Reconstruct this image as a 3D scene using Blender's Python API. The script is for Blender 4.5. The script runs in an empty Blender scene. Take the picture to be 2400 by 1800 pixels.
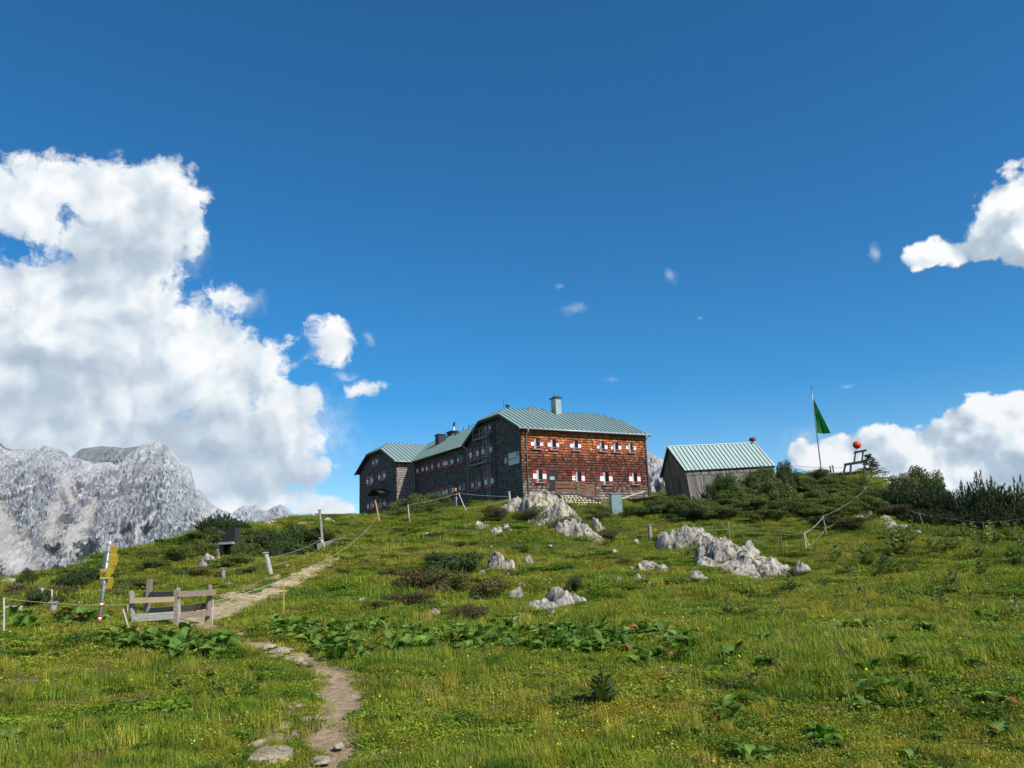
import bpy, bmesh, math, random
import numpy as np
from mathutils import Vector, Matrix, noise as mnoise

# ------------------------------------------------------------------ camera, sky, sun, exposure
random.seed(7); RNG = np.random.default_rng(7)
scn = bpy.context.scene
COL = scn.collection
FPX, PITCH, ROLL = 1867.0, math.radians(12.46), math.radians(-2.208)   # focal length in photo pixels (2400 wide)
EYE = np.array([0.0, 0.0, 1.65])
_fw = np.array([0, math.cos(PITCH), math.sin(PITCH)]); _r0 = np.array([1.0, 0, 0]); _u0 = np.cross(_r0, _fw)
_rt = _r0 * math.cos(ROLL) + _u0 * math.sin(ROLL); _up = np.cross(_rt, _fw)
CAMM = np.array([_rt, -_up, _fw])

def ray(x, y):
    return CAMM.T @ np.array([(x - 1200) / FPX, (y - 900) / FPX, 1.0])
def at(x, y, d):
    """world point seen at photo pixel x, y at horizontal distance d"""
    v = ray(x, y); return EYE + v * (d / math.hypot(v[0], v[1]))
def proj(P):
    c = CAMM @ (np.array(P) - EYE); return 1200 + FPX * c[0] / c[2], 900 + FPX * c[1] / c[2]

cam_d = bpy.data.cameras.new('camera'); cam = bpy.data.objects.new('camera', cam_d); COL.objects.link(cam)
cam_d.sensor_fit = 'HORIZONTAL'; cam_d.sensor_width = 36.0; cam_d.lens = FPX / 2400 * 36.0
cam_d.clip_start = 0.1; cam_d.clip_end = 40000
cam.matrix_world = Matrix(((_rt[0], _up[0], -_fw[0], EYE[0]), (_rt[1], _up[1], -_fw[1], EYE[1]),
                           (_rt[2], _up[2], -_fw[2], EYE[2]), (0, 0, 0, 1)))
scn.camera = cam

SUN_AZ, SUN_EL = math.radians(131.6), math.radians(42.0)       # azimuth clockwise from the view axis (+Y)
SUNV = Vector((math.sin(SUN_AZ) * math.cos(SUN_EL), math.cos(SUN_AZ) * math.cos(SUN_EL), math.sin(SUN_EL)))
sun_d = bpy.data.lights.new('sun', 'SUN'); sun = bpy.data.objects.new('sun', sun_d); COL.objects.link(sun)
sun_d.energy = 4.9; sun_d.angle = math.radians(0.5); sun_d.color = (1.0, 0.955, 0.88)
sun.rotation_euler = SUNV.to_track_quat('Z', 'Y').to_euler(); sun.location = (60, -60, 90)

vs = scn.view_settings
vs.view_transform = 'Standard'; vs.look = 'None'; vs.exposure = 0.35; vs.gamma = 1.0; vs.use_curve_mapping = False
cy = scn.cycles
cy.max_bounces = 6; cy.diffuse_bounces = 3; cy.glossy_bounces = 2; cy.transmission_bounces = 3
cy.transparent_max_bounces = 8; cy.volume_bounces = 1; cy.use_denoising = True
cy.sample_clamp_indirect = 4.0; cy.caustics_reflective = False; cy.caustics_refractive = False
scn.render.film_transparent = False

class NT:
    """small helper for node trees"""
    def __init__(s, tree): s.t = tree; s.n = tree.nodes; s.l = tree.links
    def new(s, typ, **kw):
        nd = s.n.new(typ)
        for k, v in kw.items(): setattr(nd, k, v)
        return nd
    def put(s, sock, v):
        if hasattr(v, 'is_output'): s.l.new(v, sock)
        elif v is not None:
            try: sock.default_value = v
            except Exception: sock.default_value = (*v, 1.0)
    def math(s, op, a, b=None, c=None, clamp=False):
        nd = s.new('ShaderNodeMath', operation=op, use_clamp=clamp)
        for i, v in enumerate((a, b, c)):
            if v is not None: s.put(nd.inputs[i], v)
        return nd.outputs[0]
    def vmath(s, op, a, b=None, out=0):
        nd = s.new('ShaderNodeVectorMath', operation=op)
        s.put(nd.inputs[0], a)
        if b is not None: s.put(nd.inputs[1], b)
        return nd.outputs['Value'] if out == 'Value' else nd.outputs[0]
    def noise(s, vec, scale, detail=4, rough=0.55, dist=0.0, out='Fac', lac=2.0):
        nd = s.new('ShaderNodeTexNoise'); s.put(nd.inputs['Vector'], vec)
        nd.inputs['Scale'].default_value = scale; nd.inputs['Detail'].default_value = detail
        nd.inputs['Roughness'].default_value = rough; nd.inputs['Distortion'].default_value = dist
        nd.inputs['Lacunarity'].default_value = lac
        return nd.outputs[out]
    def maprange(s, v, a, b, c=0.0, d=1.0, smooth=True):
        nd = s.new('ShaderNodeMapRange', interpolation_type='SMOOTHSTEP' if smooth else 'LINEAR')
        for i, q in enumerate((v, a, b, c, d)): s.put(nd.inputs[i], q)
        return nd.outputs[0]
    def mix(s, f, a, b, mode='MIX'):
        nd = s.new('ShaderNodeMix', data_type='RGBA', blend_type=mode)
        s.put(nd.inputs[0], f); s.put(nd.inputs[6], a); s.put(nd.inputs[7], b)
        return nd.outputs[2]
    def ramp(s, f, stops):
        nd = s.new('ShaderNodeValToRGB'); s.put(nd.inputs[0], f)
        e = nd.color_ramp.elements
        while len(e) < len(stops): e.new(0.5)
        for q, (p, c) in zip(e, stops): q.position = p; q.color = (*c, 1.0)
        return nd.outputs[0]

def build_world():
    w = bpy.data.worlds.new('World'); scn.world = w; w.use_nodes = True
    T = NT(w.node_tree); T.n.clear()
    w.cycles.sampling_method = 'NONE'
    out = T.new('ShaderNodeOutputWorld')
    sky = T.new('ShaderNodeTexSky', sky_type='NISHITA'); sky.sun_disc = False
    sky.sun_elevation = SUN_EL; sky.sun_rotation = SUN_AZ
    sky.altitude = 1750; sky.air_density = 1.0; sky.dust_density = 0.0; sky.ozone_density = 3.0
    hsv = T.new('ShaderNodeHueSaturation'); hsv.inputs['Saturation'].default_value = SKY_SAT
    hsv.inputs['Hue'].default_value = SKY_HUE
    T.l.new(sky.outputs[0], hsv.inputs['Color'])
    bsky = T.new('ShaderNodeBackground'); bsky.inputs[1].default_value = SKY_STR
    T.l.new(hsv.outputs[0], bsky.inputs[0])
    tc = T.new('ShaderNodeTexCoord'); D = tc.outputs['Generated']
    sep = T.new('ShaderNodeSeparateXYZ'); T.l.new(D, sep.inputs[0])
    az = T.math('ARCTAN2', sep.outputs[0], sep.outputs[1]); el = T.math('ARCSINE', sep.outputs[2])
    cmb = T.new('ShaderNodeCombineXYZ'); T.l.new(az, cmb.inputs[0]); T.l.new(el, cmb.inputs[1])
    P = cmb.outputs[0]
    def bg(col, strength):
        b = T.new('ShaderNodeBackground'); T.put(b.inputs[0], col); b.inputs[1].default_value = strength; return b.outputs[0]
    def mixs(f, a, b):
        m = T.new('ShaderNodeMixShader'); T.put(m.inputs[0], f); T.l.new(a, m.inputs[1]); T.l.new(b, m.inputs[2]); return m.outputs[0]
    def field(Pw, blobs, thin=True):
        acc = None
        for (x, y, rx, ry) in blobs:
            d = ray(x, y); d = d / np.linalg.norm(d); a, e = math.atan2(d[0], d[1]), math.asin(d[2])
            k = FPX * math.sqrt(1 + ((x - 1200) / FPX) ** 2 + ((y - 900) / FPX) ** 2)
            q = T.vmath('MULTIPLY', T.vmath('SUBTRACT', Pw, (a, e, 0)), (k / rx, k / ry, 0))
            h = max(.22, min(1.0, math.sqrt(rx * ry) / 130.0)) if thin else 1.0     # small clouds are thin
            v = T.math('MULTIPLY_ADD', T.vmath('LENGTH', q, out='Value'), -h, h)
            if acc is None: acc = v
            else: acc = T.math('SMOOTH_MAX', acc, v, 0.25)
        return acc
    def cloudlayer(blobs, wisps, greys, warp, fk, nk, bk, bscale, nscale, soft, rk, ns):
        """one bank of cumulus: lobes by bearing and elevation, ragged by noise, lit from the sun's side"""
        wn = T.noise(P, 8.0, 5, 0.62, out='Color')
        Pw = T.vmath('ADD', P, T.vmath('MULTIPLY', T.vmath('SUBTRACT', wn, (0.5, 0.5, 0.5)), (warp, warp, 0.0)))
        def bil(vec):
            vo = T.new('ShaderNodeTexVoronoi', feature='SMOOTH_F1'); T.put(vo.inputs['Vector'], vec)
            vo.voronoi_dimensions = '2D'
            vo.inputs['Scale'].default_value = bscale; vo.inputs['Smoothness'].default_value = 0.3
            vo.inputs['Detail'].default_value = 3.0; vo.inputs['Roughness'].default_value = 0.5
            return T.math('SUBTRACT', 0.5, vo.outputs['Distance'])
        b0 = bil(Pw); b1 = bil(T.vmath('ADD', Pw, (0.012, 0.020, 0.0)))
        n0 = T.math('SUBTRACT', T.noise(Pw, nscale, 10, 0.66), 0.5)
        nl = T.math('SUBTRACT', T.noise(P, 5.0, 3, 0.5), 0.5)
        F = field(Pw, blobs)
        dens = T.math('ADD', T.math('MULTIPLY', F, fk), T.math('ADD', T.math('MULTIPLY', b0, bk), T.math('MULTIPLY', n0, nk)))
        alpha = T.maprange(dens, 0.0, soft)
        if wisps:
            wd = T.math('ADD', T.math('MULTIPLY', field(Pw, wisps, False), 1.1), T.math('MULTIPLY', n0, 2.6))
            alpha = T.math('MAXIMUM', alpha, T.math('MULTIPLY', T.maprange(wd, 0.1, 1.5), 0.5))
        relief = T.math('MULTIPLY', T.math('SUBTRACT', b0, b1), rk)
        rim = T.maprange(dens, 0.9, 0.2)
        G = field(Pw, greys, False)
        grey = T.maprange(T.math('ADD', G, T.math('MULTIPLY', n0, 0.5)), -0.2, 0.9)
        lit = T.math('ADD', T.math('ADD', relief, T.math('ADD', T.math('MULTIPLY', n0, ns), T.math('MULTIPLY', nl, .55))), T.math('SUBTRACT', T.math('ADD', 0.78, T.math('MULTIPLY', rim, .10)), T.math('MULTIPLY', grey, 0.40)), clamp=True)
        c = T.ramp(lit, [(0.0, (0.36, 0.46, 0.57)), (0.36, (0.48, 0.57, 0.67)), (0.58, (0.64, 0.72, 0.80)), (0.78, (0.82, 0.88, 0.92)), (1.0, (1.0, 1.0, 1.0))])
        return mixs(alpha, bsky.outputs[0], bg(c, 0.80))
    left = cloudlayer(CL_LEFT, WI_LEFT, GR_LEFT, 0.062, 2.2, 3.0, 0.50, 11.0, 24.0, 0.62, .75, .45)
    right = cloudlayer(CL_RIGHT, WI_RIGHT, GR_RIGHT, 0.034, 2.3, 1.4, 0.95, 17.0, 30.0, 0.30, 1.15, .36)
    # thin wisps between
    n = T.noise(T.vmath('ADD', P, T.vmath('MULTIPLY', T.vmath('SUBTRACT', T.noise(P, 20, 2, .5, out='Color'), (.5, .5, .5)), (.04, .03, 0))), 30.0, 7, .62)
    wa = T.math('MULTIPLY', T.maprange(T.math('ADD', field(P, WI_MID, False), T.math('MULTIPLY', T.math('SUBTRACT', n, .5), 2.4)), 0.25, 1.5), .5)
    mid = mixs(wa, bsky.outputs[0], bg((.80, .87, .95, 1), .78))
    # the same weather carries on round the compass
    fn = T.noise(D, 2.6, 7, 0.58)
    ra = T.math('MULTIPLY', T.maprange(el, 0.75, 0.2), T.maprange(fn, 0.50, 0.60))
    ring = mixs(ra, bsky.outputs[0], bg(T.ramp(fn, [(.5, (.95, .97, 1.0)), (.75, (.55, .62, .70))]), .78))
    def azof(x): d = ray(x, 900); return math.atan2(d[0], d[1])
    fl = T.math('LESS_THAN', az, azof(945)); fr = T.math('GREATER_THAN', az, azof(1750)); fo = T.math('GREATER_THAN', T.math('ABSOLUTE', az), 0.80)
    s = mixs(fl, mid, left); s = mixs(fr, s, right); s = mixs(fo, s, ring)
    T.l.new(s, out.inputs[0])

SKY_STR, SKY_SAT, SKY_HUE = 0.106, 1.54, 0.496
# bearing/elevation of each cloud lobe, written as the photo pixel its centre is seen at, with its half-axes
CL_LEFT = [(215, 545, 110, 75), (245, 440, 235, 108), (60, 480, 170, 90), (400, 470, 105, 105), (330, 590, 130, 130), (200, 700, 260, 130), (-20, 650, 50, 50),
           (180, 850, 440, 220), (430, 800, 190, 130), (540, 880, 200, 130), (525, 685, 75, 50), (450, 560, 60, 90), (690, 945, 100, 85), (640, 1040, 140, 120),
           (280, 1010, 460, 130), (695, 845, 55, 38), (775, 790, 62, 72), (845, 912, 62, 26),
           (620, 1160, 150, 52), (760, 1195, 110, 40), (500, 1110, 150, 70), (520, 1050, 280, 120), (680, 1100, 130, 60)]
WI_LEFT = [(440, 600, 70, 70), (862, 783, 22, 20), (810, 880, 45, 14), (770, 1010, 90, 160), (580, 700, 60, 50)]
GR_LEFT = [(40, 960, 330, 120), (560, 1050, 260, 120), (260, 640, 260, 130), (300, 540, 160, 70), (90, 850, 190, 45), (330, 1010, 300, 60), (640, 1130, 200, 40)]
CL_RIGHT = [(2450, 510, 170, 140), (2320, 568, 130, 70), (2260, 582, 120, 55), (2180, 597, 110, 34), (2490, 420, 110, 120),
            (1990, 1075, 130, 72), (2110, 1060, 150, 80), (2240, 1050, 150, 100), (2390, 1010, 150, 120), (2200, 1180, 420, 110), (1890, 1070, 70, 50), (2000, 1150, 200, 60)]
WI_RIGHT = [(2045, 600, 16, 38), (1990, 905, 40, 12), (1890, 1030, 60, 50)]
GR_RIGHT = [(2430, 590, 220, 60), (2200, 1170, 460, 85), (2330, 1085, 160, 36), (2060, 1125, 130, 45)]
WI_MID = [(1335, 722, 60, 26), (1310, 672, 24, 16), (1570, 645, 26, 26), (1435, 890, 50, 15), (1640, 745, 16, 9)]
build_world()

# ------------------------------------------------------------------ scene helpers
OFF = {}
def tag(o, label=None, cat=None, group=None, kind=None):
    if label: o['label'] = label
    if cat: o['category'] = cat
    if group: o['group'] = group
    if kind: o['kind'] = kind
    return o
def thing(name, label, cat, loc=(0, 0, 0), group=None, kind=None):
    o = bpy.data.objects.new(name, None); COL.objects.link(o); o.location = Vector(loc)
    o.empty_display_size = 0.2
    OFF[o.name] = np.array(loc, float)
    return tag(o, label, cat, group, kind)

class MB:
    """collects geometry in world space; build() links it as one mesh object"""
    def __init__(s): s.v = []; s.f = []; s.m = []; s.c = []; s.n = 0
    def add(s, V, F, mat=0, col=None):
        b = s.n; V = [tuple(p) for p in V]
        s.v += V; s.n += len(V)
        s.f += [tuple(i + b for i in q) for q in F]; s.m += [mat] * len(F)
        if col is None: col = (1, 1, 1)
        s.c += [tuple(col)] * len(V) if not isinstance(col, list) else [tuple(q) for q in col]
        return s
    def box(s, o, X, Y, Z, xr, yr, zr, mat=0, col=None):
        o, X, Y, Z = (np.array(q, float) for q in (o, X, Y, Z))
        V = [o + X * x + Y * y + Z * z for z in zr for y in yr for x in xr]
        F = [(0, 2, 3, 1), (4, 5, 7, 6), (0, 1, 5, 4), (2, 6, 7, 3), (0, 4, 6, 2), (1, 3, 7, 5)]
        if np.dot(np.cross(X * (xr[1] - xr[0]), Y * (yr[1] - yr[0])), Z * (zr[1] - zr[0])) < 0: F = [q[::-1] for q in F]
        return s.add(V, F, mat, col)
    def bar(s, a, b, w, h, upv=(0, 0, 1), mat=0, col=None, jit=0.0):
        """board from a to b, w wide across, h high along upv"""
        a, b = np.array(a, float), np.array(b, float); d = b - a; L = np.linalg.norm(d); d /= L
        upv = np.array(upv, float); sd = np.cross(d, upv); sd /= (np.linalg.norm(sd) + 1e-9); u2 = np.cross(sd, d)
        V = [a + d * x + sd * y + u2 * z for z in (-h / 2, h / 2) for y in (-w / 2, w / 2) for x in (0, L)]
        if jit: V = [p + np.array([random.uniform(-jit, jit) for _ in range(3)]) for p in V]
        F = [(0, 2, 3, 1), (4, 5, 7, 6), (0, 1, 5, 4), (2, 6, 7, 3), (0, 4, 6, 2), (1, 3, 7, 5)]
        return s.add(V, F, mat, col)
    def tube(s, pts, rad, n=8, mat=0, col=None, caps=True):
        pts = [np.array(p, float) for p in pts]
        if not hasattr(rad, '__len__'): rad = [rad] * len(pts)
        V = []; ref = np.array([0.31, 0.77, 0.55])
        for i, p in enumerate(pts):
            d = pts[min(i + 1, len(pts) - 1)] - pts[max(i - 1, 0)]; d /= np.linalg.norm(d) + 1e-9
            x = np.cross(d, ref); x /= np.linalg.norm(x) + 1e-9; y = np.cross(d, x)
            V += [p + rad[i] * (x * math.cos(2 * math.pi * k / n) + y * math.sin(2 * math.pi * k / n)) for k in range(n)]
        F = [(i * n + k, i * n + (k + 1) % n, (i + 1) * n + (k + 1) % n, (i + 1) * n + k) for i in range(len(pts) - 1) for k in range(n)]
        if caps: F += [tuple(range(n))[::-1], tuple((len(pts) - 1) * n + k for k in range(n))]
        return s.add(V, F, mat, col)
    def poly(s, P, thick, nrm, mat=0, col=None):
        """flat polygon P extruded by thick against nrm"""
        P = [np.array(p, float) for p in P]; nrm = np.array(nrm, float); nrm /= np.linalg.norm(nrm); n = len(P)
        a = sum((np.cross(P[i] - P[0], P[(i + 1) % n] - P[0]) for i in range(1, n - 1)), np.zeros(3))
        if np.dot(a, nrm) < 0: P = P[::-1]
        V = P + [p - nrm * thick for p in P]
        F = [tuple(range(n)), tuple(range(2 * n - 1, n - 1, -1))] + [(i, n + i, n + (i + 1) % n, (i + 1) % n) for i in range(n)]
        return s.add(V, F, mat, col)
    def mesh(s, name, mats, off=(0, 0, 0), smooth=False):
        me = bpy.data.meshes.new(name); off = np.array(off, float)
        V = np.array(s.v, float).reshape(-1, 3) - off
        me.from_pydata(V.tolist(), [], s.f)
        for m in (mats if isinstance(mats, (list, tuple)) else [mats]): me.materials.append(m)
        if any(s.m): me.polygons.foreach_set('material_index', s.m)
        if any(c != (1, 1, 1) for c in s.c[:1] + s.c[-1:] + s.c[:: max(1, len(s.c) // 50)]):
            at_ = me.color_attributes.new('col', 'FLOAT_COLOR', 'POINT')
            at_.data.foreach_set('color', np.hstack([np.array(s.c, float), np.ones((s.n, 1))]).ravel())
        if smooth: me.polygons.foreach_set('use_smooth', [True] * len(me.polygons))
        me.update(); return me
    def build(s, name, mats, parent=None, smooth=False):
        off = OFF[parent.name] if parent is not None else np.zeros(3)
        own = np.zeros(3)
        if parent is None and s.n:
            V = np.array(s.v); own = np.array([V[:, 0].mean(), V[:, 1].mean(), V[:, 2].min()]); off = own
        o = bpy.data.objects.new(name, s.mesh(name, mats, off, smooth)); COL.objects.link(o)
        if parent is not None: o.parent = parent
        else: o.location = own
        OFF[o.name] = off
        return o
def inst(name, me, parent, loc=(0, 0, 0), rot=(0, 0, 0), scl=(1, 1, 1)):
    o = bpy.data.objects.new(name, me); COL.objects.link(o); o.parent = parent
    o.location = loc; o.rotation_euler = rot; o.scale = scl
    return o

# ------------------------------------------------------------------ materials
MATS = {}
def mat(name, color=(0.5, 0.5, 0.5), rough=0.8, var=0.25, scale=4.0, bump=0.0, bscale=30.0, attr=False, metal=0.0, stretch=None, col2=None, spec=0.3, trans=0.0, coord='pos', rnd=0.0, detail=5):
    """procedural surface: base colour with noise-driven wear, optional second colour, grain bump, per-vertex tint and leaf translucency"""
    if name in MATS: return MATS[name]
    m = bpy.data.materials.new(name); m.use_nodes = True; T = NT(m.node_tree)
    b = T.n['Principled BSDF']; out = T.n['Material Output']
    if coord == 'pos': vec = T.new('ShaderNodeNewGeometry').outputs['Position']
    else: vec = T.new('ShaderNodeTexCoord').outputs['Object']
    v2 = T.vmath('MULTIPLY', vec, stretch) if stretch else vec
    n1 = T.noise(v2, scale, detail, 0.6)
    c = (*color, 1.0)
    if col2 is not None: c = T.mix(T.maprange(n1, 0.40, 0.62), (*color, 1.0), (*col2, 1.0))
    n2 = T.noise(v2, scale * 3.7, 3, 0.6)
    lo, hi = 1.0 - var, 1.0 + var
    f = T.maprange(n2, 0.3, 0.7, lo, hi, smooth=False)
    c = T.mix(1.0, c, f, 'MULTIPLY')
    if attr:
        a = T.new('ShaderNodeAttribute', attribute_name='col'); c = T.mix(1.0, c, a.outputs['Color'], 'MULTIPLY')
    if rnd:
        oi = T.new('ShaderNodeObjectInfo'); c = T.mix(1.0, c, T.maprange(oi.outputs['Random'], 0, 1, 1 - rnd, 1 + rnd, smooth=False), 'MULTIPLY')
    T.put(b.inputs['Base Color'], c); b.inputs['Roughness'].default_value = rough; b.inputs['Metallic'].default_value = metal
    b.inputs['Specular IOR Level'].default_value = spec
    if bump:
        bn = T.new('ShaderNodeBump'); bn.inputs['Strength'].default_value = bump; bn.inputs['Distance'].default_value = 0.05
        T.l.new(T.noise(v2, bscale, 6, 0.65), bn.inputs['Height']); T.l.new(bn.outputs[0], b.inputs['Normal'])
    if trans:
        tr = T.new('ShaderNodeBsdfTranslucent'); T.put(tr.inputs[0], T.mix(1.0, c, (1.25, 1.3, 0.55, 1.0), 'MULTIPLY'))
        mx = T.new('ShaderNodeMixShader'); mx.inputs[0].default_value = trans
        T.l.new(b.outputs[0], mx.inputs[1]); T.l.new(tr.outputs[0], mx.inputs[2]); T.l.new(mx.outputs[0], out.inputs[0])
    MATS[name] = m; return m

# ------------------------------------------------------------------ terrain
CTRL = []   # x, y, z of ground seen in the photo
def cp(px, py, d): CTRL.append(at(px, py, d))
for x, y, z in [(0, 0, 0), (-8, -12, 0.1), (8, -12, 0.1), (0, 6, 0.0), (-5, 7, 0), (5, 7, 0.0), (-8, 12, 0.02), (8, 12, 0.0), (0, 12, -0.05), (16, 14, 0.1), (-16, 12, 0.2), (20, 0, .2), (-20, 0, .3)]: CTRL.append(np.array([x, y, z], float))
for a in [(900, 1480, 19.5), (650, 1500, 17), (1400, 1440, 21), (1200, 1405, 26), (1170, 1325, 37), (1150, 1255, 49), (1050, 1203, 68), (1060, 1198, 74), (950, 1222, 66),
          (1200, 1205, 60), (1300, 1235, 55), (1445, 1207, 67), (1400, 1240, 57), (1330, 1215, 63), (1570, 1182, 77), (1450, 1275, 51), (1600, 1300, 45), (1800, 1357, 39.5), (1700, 1330, 41),
          (1832, 1292, 50), (1938, 1258, 58), (1720, 1266, 54), (2028, 1177, 74), (1780, 1140, 84), (1930, 1122, 88), (1750, 1236, 62), (2050, 1120, 92), (1650, 1165, 80),
          (2200, 1208, 74), (2400, 1236, 66), (2250, 1240, 64), (2400, 1350, 32), (2100, 1300, 46), (2000, 1400, 27), (2400, 1500, 13.3), (1700, 1420, 24), (1500, 1360, 32), (1400, 1330, 39),
          (0, 1480, 22), (0, 1400, 36), (150, 1372, 46), (0, 1352, 60), (200, 1356, 62), (480, 1245, 58), (520, 1322, 52), (400, 1292, 52), (300, 1332, 46), (300, 1395, 33), (480, 1455, 23.5),
          (690, 1370, 35.5), (780, 1295, 46), (870, 1243, 58), (840, 1212, 70), (640, 1225, 72), (760, 1220, 74), (640, 1310, 49), (230, 1480, 20), (560, 1235, 62), (1000, 1340, 35), (850, 1380, 31), (950, 1280, 46), (700, 1440, 24), (585, 1262, 52.5), (440, 1286, 50.5), (500, 1246, 54), (620, 1262, 55), (470, 1262, 53), (2300, 1222, 82), (2400, 1238, 84), (2160, 1185, 92), (50, 1378, 85), (200, 1375, 85), (290, 1352, 76), (0, 1385, 100), (350, 1320, 75), (400, 1300, 76), (450, 1280, 76), (100, 1372, 60)]: cp(*a)
HC = at(1226.5, 1163, 74.0)                       # foot of the hut's near corner
YAW = math.radians(59.95)
HU = np.array([math.sin(YAW), math.cos(YAW), 0]); HV = np.array([-math.cos(YAW), math.sin(YAW), 0]); HZ = np.array([0, 0, 1.0])
def hp(u, v, z): return HC + HU * u + HV * v + HZ * z
for u, v, z in [(0, -.3, -0.15), (8, .8, 0.0), (15, -.3, 0.1), (5, -2.6, -1.45), (9, -2.6, -1.3), (12.5, -2.6, -.8), (0, 11, -.2), (-1.5, 12, -.5), (-1, 25, -.1), (-3, 39, .1), (8, 20, 0), (18, 8, .2), (14, 30, 0), (-6, 34, -.3), (6, 48, -.5), (-5, -1, -1.1), (4, -4.5, -1.4), (10, -4, -.9)]: CTRL.append(hp(u, v, z))
for x, y, z in [(-60, 60, 1.0), (-60, 20, 1.0), (60, 20, .6), (70, 60, 1.5), (62, 95, 1.5), (30, 115, 6.5), (-10, 125, 6.5), (-50, 100, 1), (-50, -10, .5), (50, -10, .5)]: CTRL.append(np.array([x, y, z], float))
CT = np.array(CTRL)
def _phi(r2): return 0.5 * r2 * np.log(r2 + 1e-9)
def _fit():
    n = len(CT); d = CT[:, None, :2] - CT[None, :, :2]; A = _phi((d ** 2).sum(-1)) + np.eye(n) * 2.0
    Pm = np.hstack([np.ones((n, 1)), CT[:, :2]]); K = np.block([[A, Pm], [Pm.T, np.zeros((3, 3))]])
    return np.linalg.solve(K, np.concatenate([CT[:, 2], np.zeros(3)]))
WGT = _fit()
def fbm(x, y, f, o=4, s=0.0):
    return mnoise.fractal(Vector((x * f, y * f, s)), 0.9, 2.0, o)
def sstep(a, b, x):
    t = np.clip((x - a) / (b - a), 0, 1); return t * t * (3 - 2 * t)
def gz0(X, Y):
    X = np.atleast_1d(np.asarray(X, float)); Y = np.atleast_1d(np.asarray(Y, float)); out = np.zeros(len(X))
    for i in range(0, len(X), 20000):
        x, y = X[i:i + 20000], Y[i:i + 20000]
        r2 = (x[:, None] - CT[None, :, 0]) ** 2 + (y[:, None] - CT[None, :, 1]) ** 2
        out[i:i + 20000] = _phi(r2) @ WGT[:len(CT)] + WGT[-3] + WGT[-2] * x + WGT[-1] * y
    return out
def hutmask(X, Y):
    dx, dy = X - HC[0], Y - HC[1]; u = dx * HU[0] + dy * HU[1]; v = dx * HV[0] + dy * HV[1]
    return sstep(-3, -0.5, u) * (1 - sstep(15.5, 18, u)) * sstep(-2, 0, v) * (1 - sstep(39, 42, v))
def gz(X, Y):
    X = np.atleast_1d(np.asarray(X, float)); Y = np.atleast_1d(np.asarray(Y, float))
    R = np.hypot(X, Y - 45)
    z = np.where(R < 130, 0, 0).astype(float); near = R < 130
    if near.any():
        z[near] = gz0(X[near], Y[near])
        am = 0.11 + 0.34 * sstep(18, 40, np.hypot(X[near], Y[near]))
        nz = np.array([fbm(x, y, 0.22, 4, 3.1) + 0.35 * fbm(x, y, 0.9, 3, 9.0) for x, y in zip(X[near], Y[near])])
        z[near] += am * nz * (1 - 0.8 * hutmask(X[near], Y[near]))
    t = sstep(85, 128, R)
    z = z * (1 - t) + t * (-8.0 - 0.30 * np.clip(R - 128, 0, 1300))
    return z
def g1(x, y): return float(gz([x], [y])[0])
_ds = np.concatenate([np.arange(3.5, 40, 0.12), np.arange(40, 125, 0.3)])
def gp(px, py, dmin=3.5):
    """ground point seen at a photo pixel"""
    v = ray(px, py); h = math.hypot(v[0], v[1]); ds = _ds[_ds >= dmin]
    P = EYE[None, :] + v[None, :] * (ds / h)[:, None]
    dz = P[:, 2] - gz(P[:, 0], P[:, 1]); k = np.where(dz < 0)[0]
    if len(k) == 0: i = len(ds) - 1
    else: i = max(k[0], 1)
    p = P[i]; return np.array([p[0], p[1], g1(p[0], p[1])])
def gd(px, d):
    """ground point at horizontal distance d on the bearing of photo column px (taken near the horizon)"""
    v = ray(px, 1300); h = math.hypot(v[0], v[1]); x, y = v[0] / h * d, v[1] / h * d
    return np.array([x, y, g1(x, y)])
# ------------------------------------------------------------------ trodden ground
def seg_dist(X, Y, pts):
    """distance to a polyline whose points carry a half-width; returns d / halfwidth"""
    best = np.full(len(X), 1e9)
    for (a, wa), (b, wb) in zip(pts[:-1], pts[1:]):
        ax, ay, bx, by = a[0], a[1], b[0], b[1]; L2 = (bx - ax) ** 2 + (by - ay) ** 2 + 1e-9
        t = np.clip(((X - ax) * (bx - ax) + (Y - ay) * (by - ay)) / L2, 0, 1)
        d = np.hypot(X - ax - t * (bx - ax), Y - ay - t * (by - ay)) / (wa + (wb - wa) * t)
        best = np.minimum(best, d)
    return best
PATH_LOW = [(gp(*q[:2]), q[2]) for q in [(755, 1860, .26), (768, 1790, .30), (785, 1720, .30), (800, 1650, .38), (803, 1610, .42), (785, 1578, .40), (745, 1555, .30), (700, 1535, .30), (640, 1525, .38), (590, 1512, .35)]]
PATH_FAINT = [(gp(*q[:2]), q[2]) for q in [(640, 1522, .5), (560, 1490, .5), (490, 1470, .6)]]
TRACK = [(gp(*q[:2]), q[2]) for q in [(425, 1470, .8), (480, 1450, .9), (540, 1422, 1.1), (610, 1397, 1.1), (660, 1378, .9), (690, 1358, .6), (730, 1338, .35), (790, 1308, .25)]]
TRACK2 = [(gp(*q[:2]), q[2]) for q in [(480, 1400, .3), (530, 1392, .5), (580, 1375, .5), (640, 1350, .3)]]
BARE = [(gp(*q[:2]), q[2]) for q in [(60, 1600, .35), (160, 1575, .5), (20, 1600, .3), (20, 1770, .4), (210, 1630, .3), (50, 1695, .2), (1690, 1433, .25), (1790, 1440, .2), (300, 1770, .25)]]
def dirt_mask(X, Y):
    X = np.atleast_1d(X); Y = np.atleast_1d(Y)
    m = np.maximum.reduce([1.3 - seg_dist(X, Y, PATH_LOW), 0.95 - seg_dist(X, Y, PATH_FAINT), 1.35 - seg_dist(X, Y, TRACK), 1.0 - seg_dist(X, Y, TRACK2)])
    return np.clip(m, 0, 1)
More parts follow.
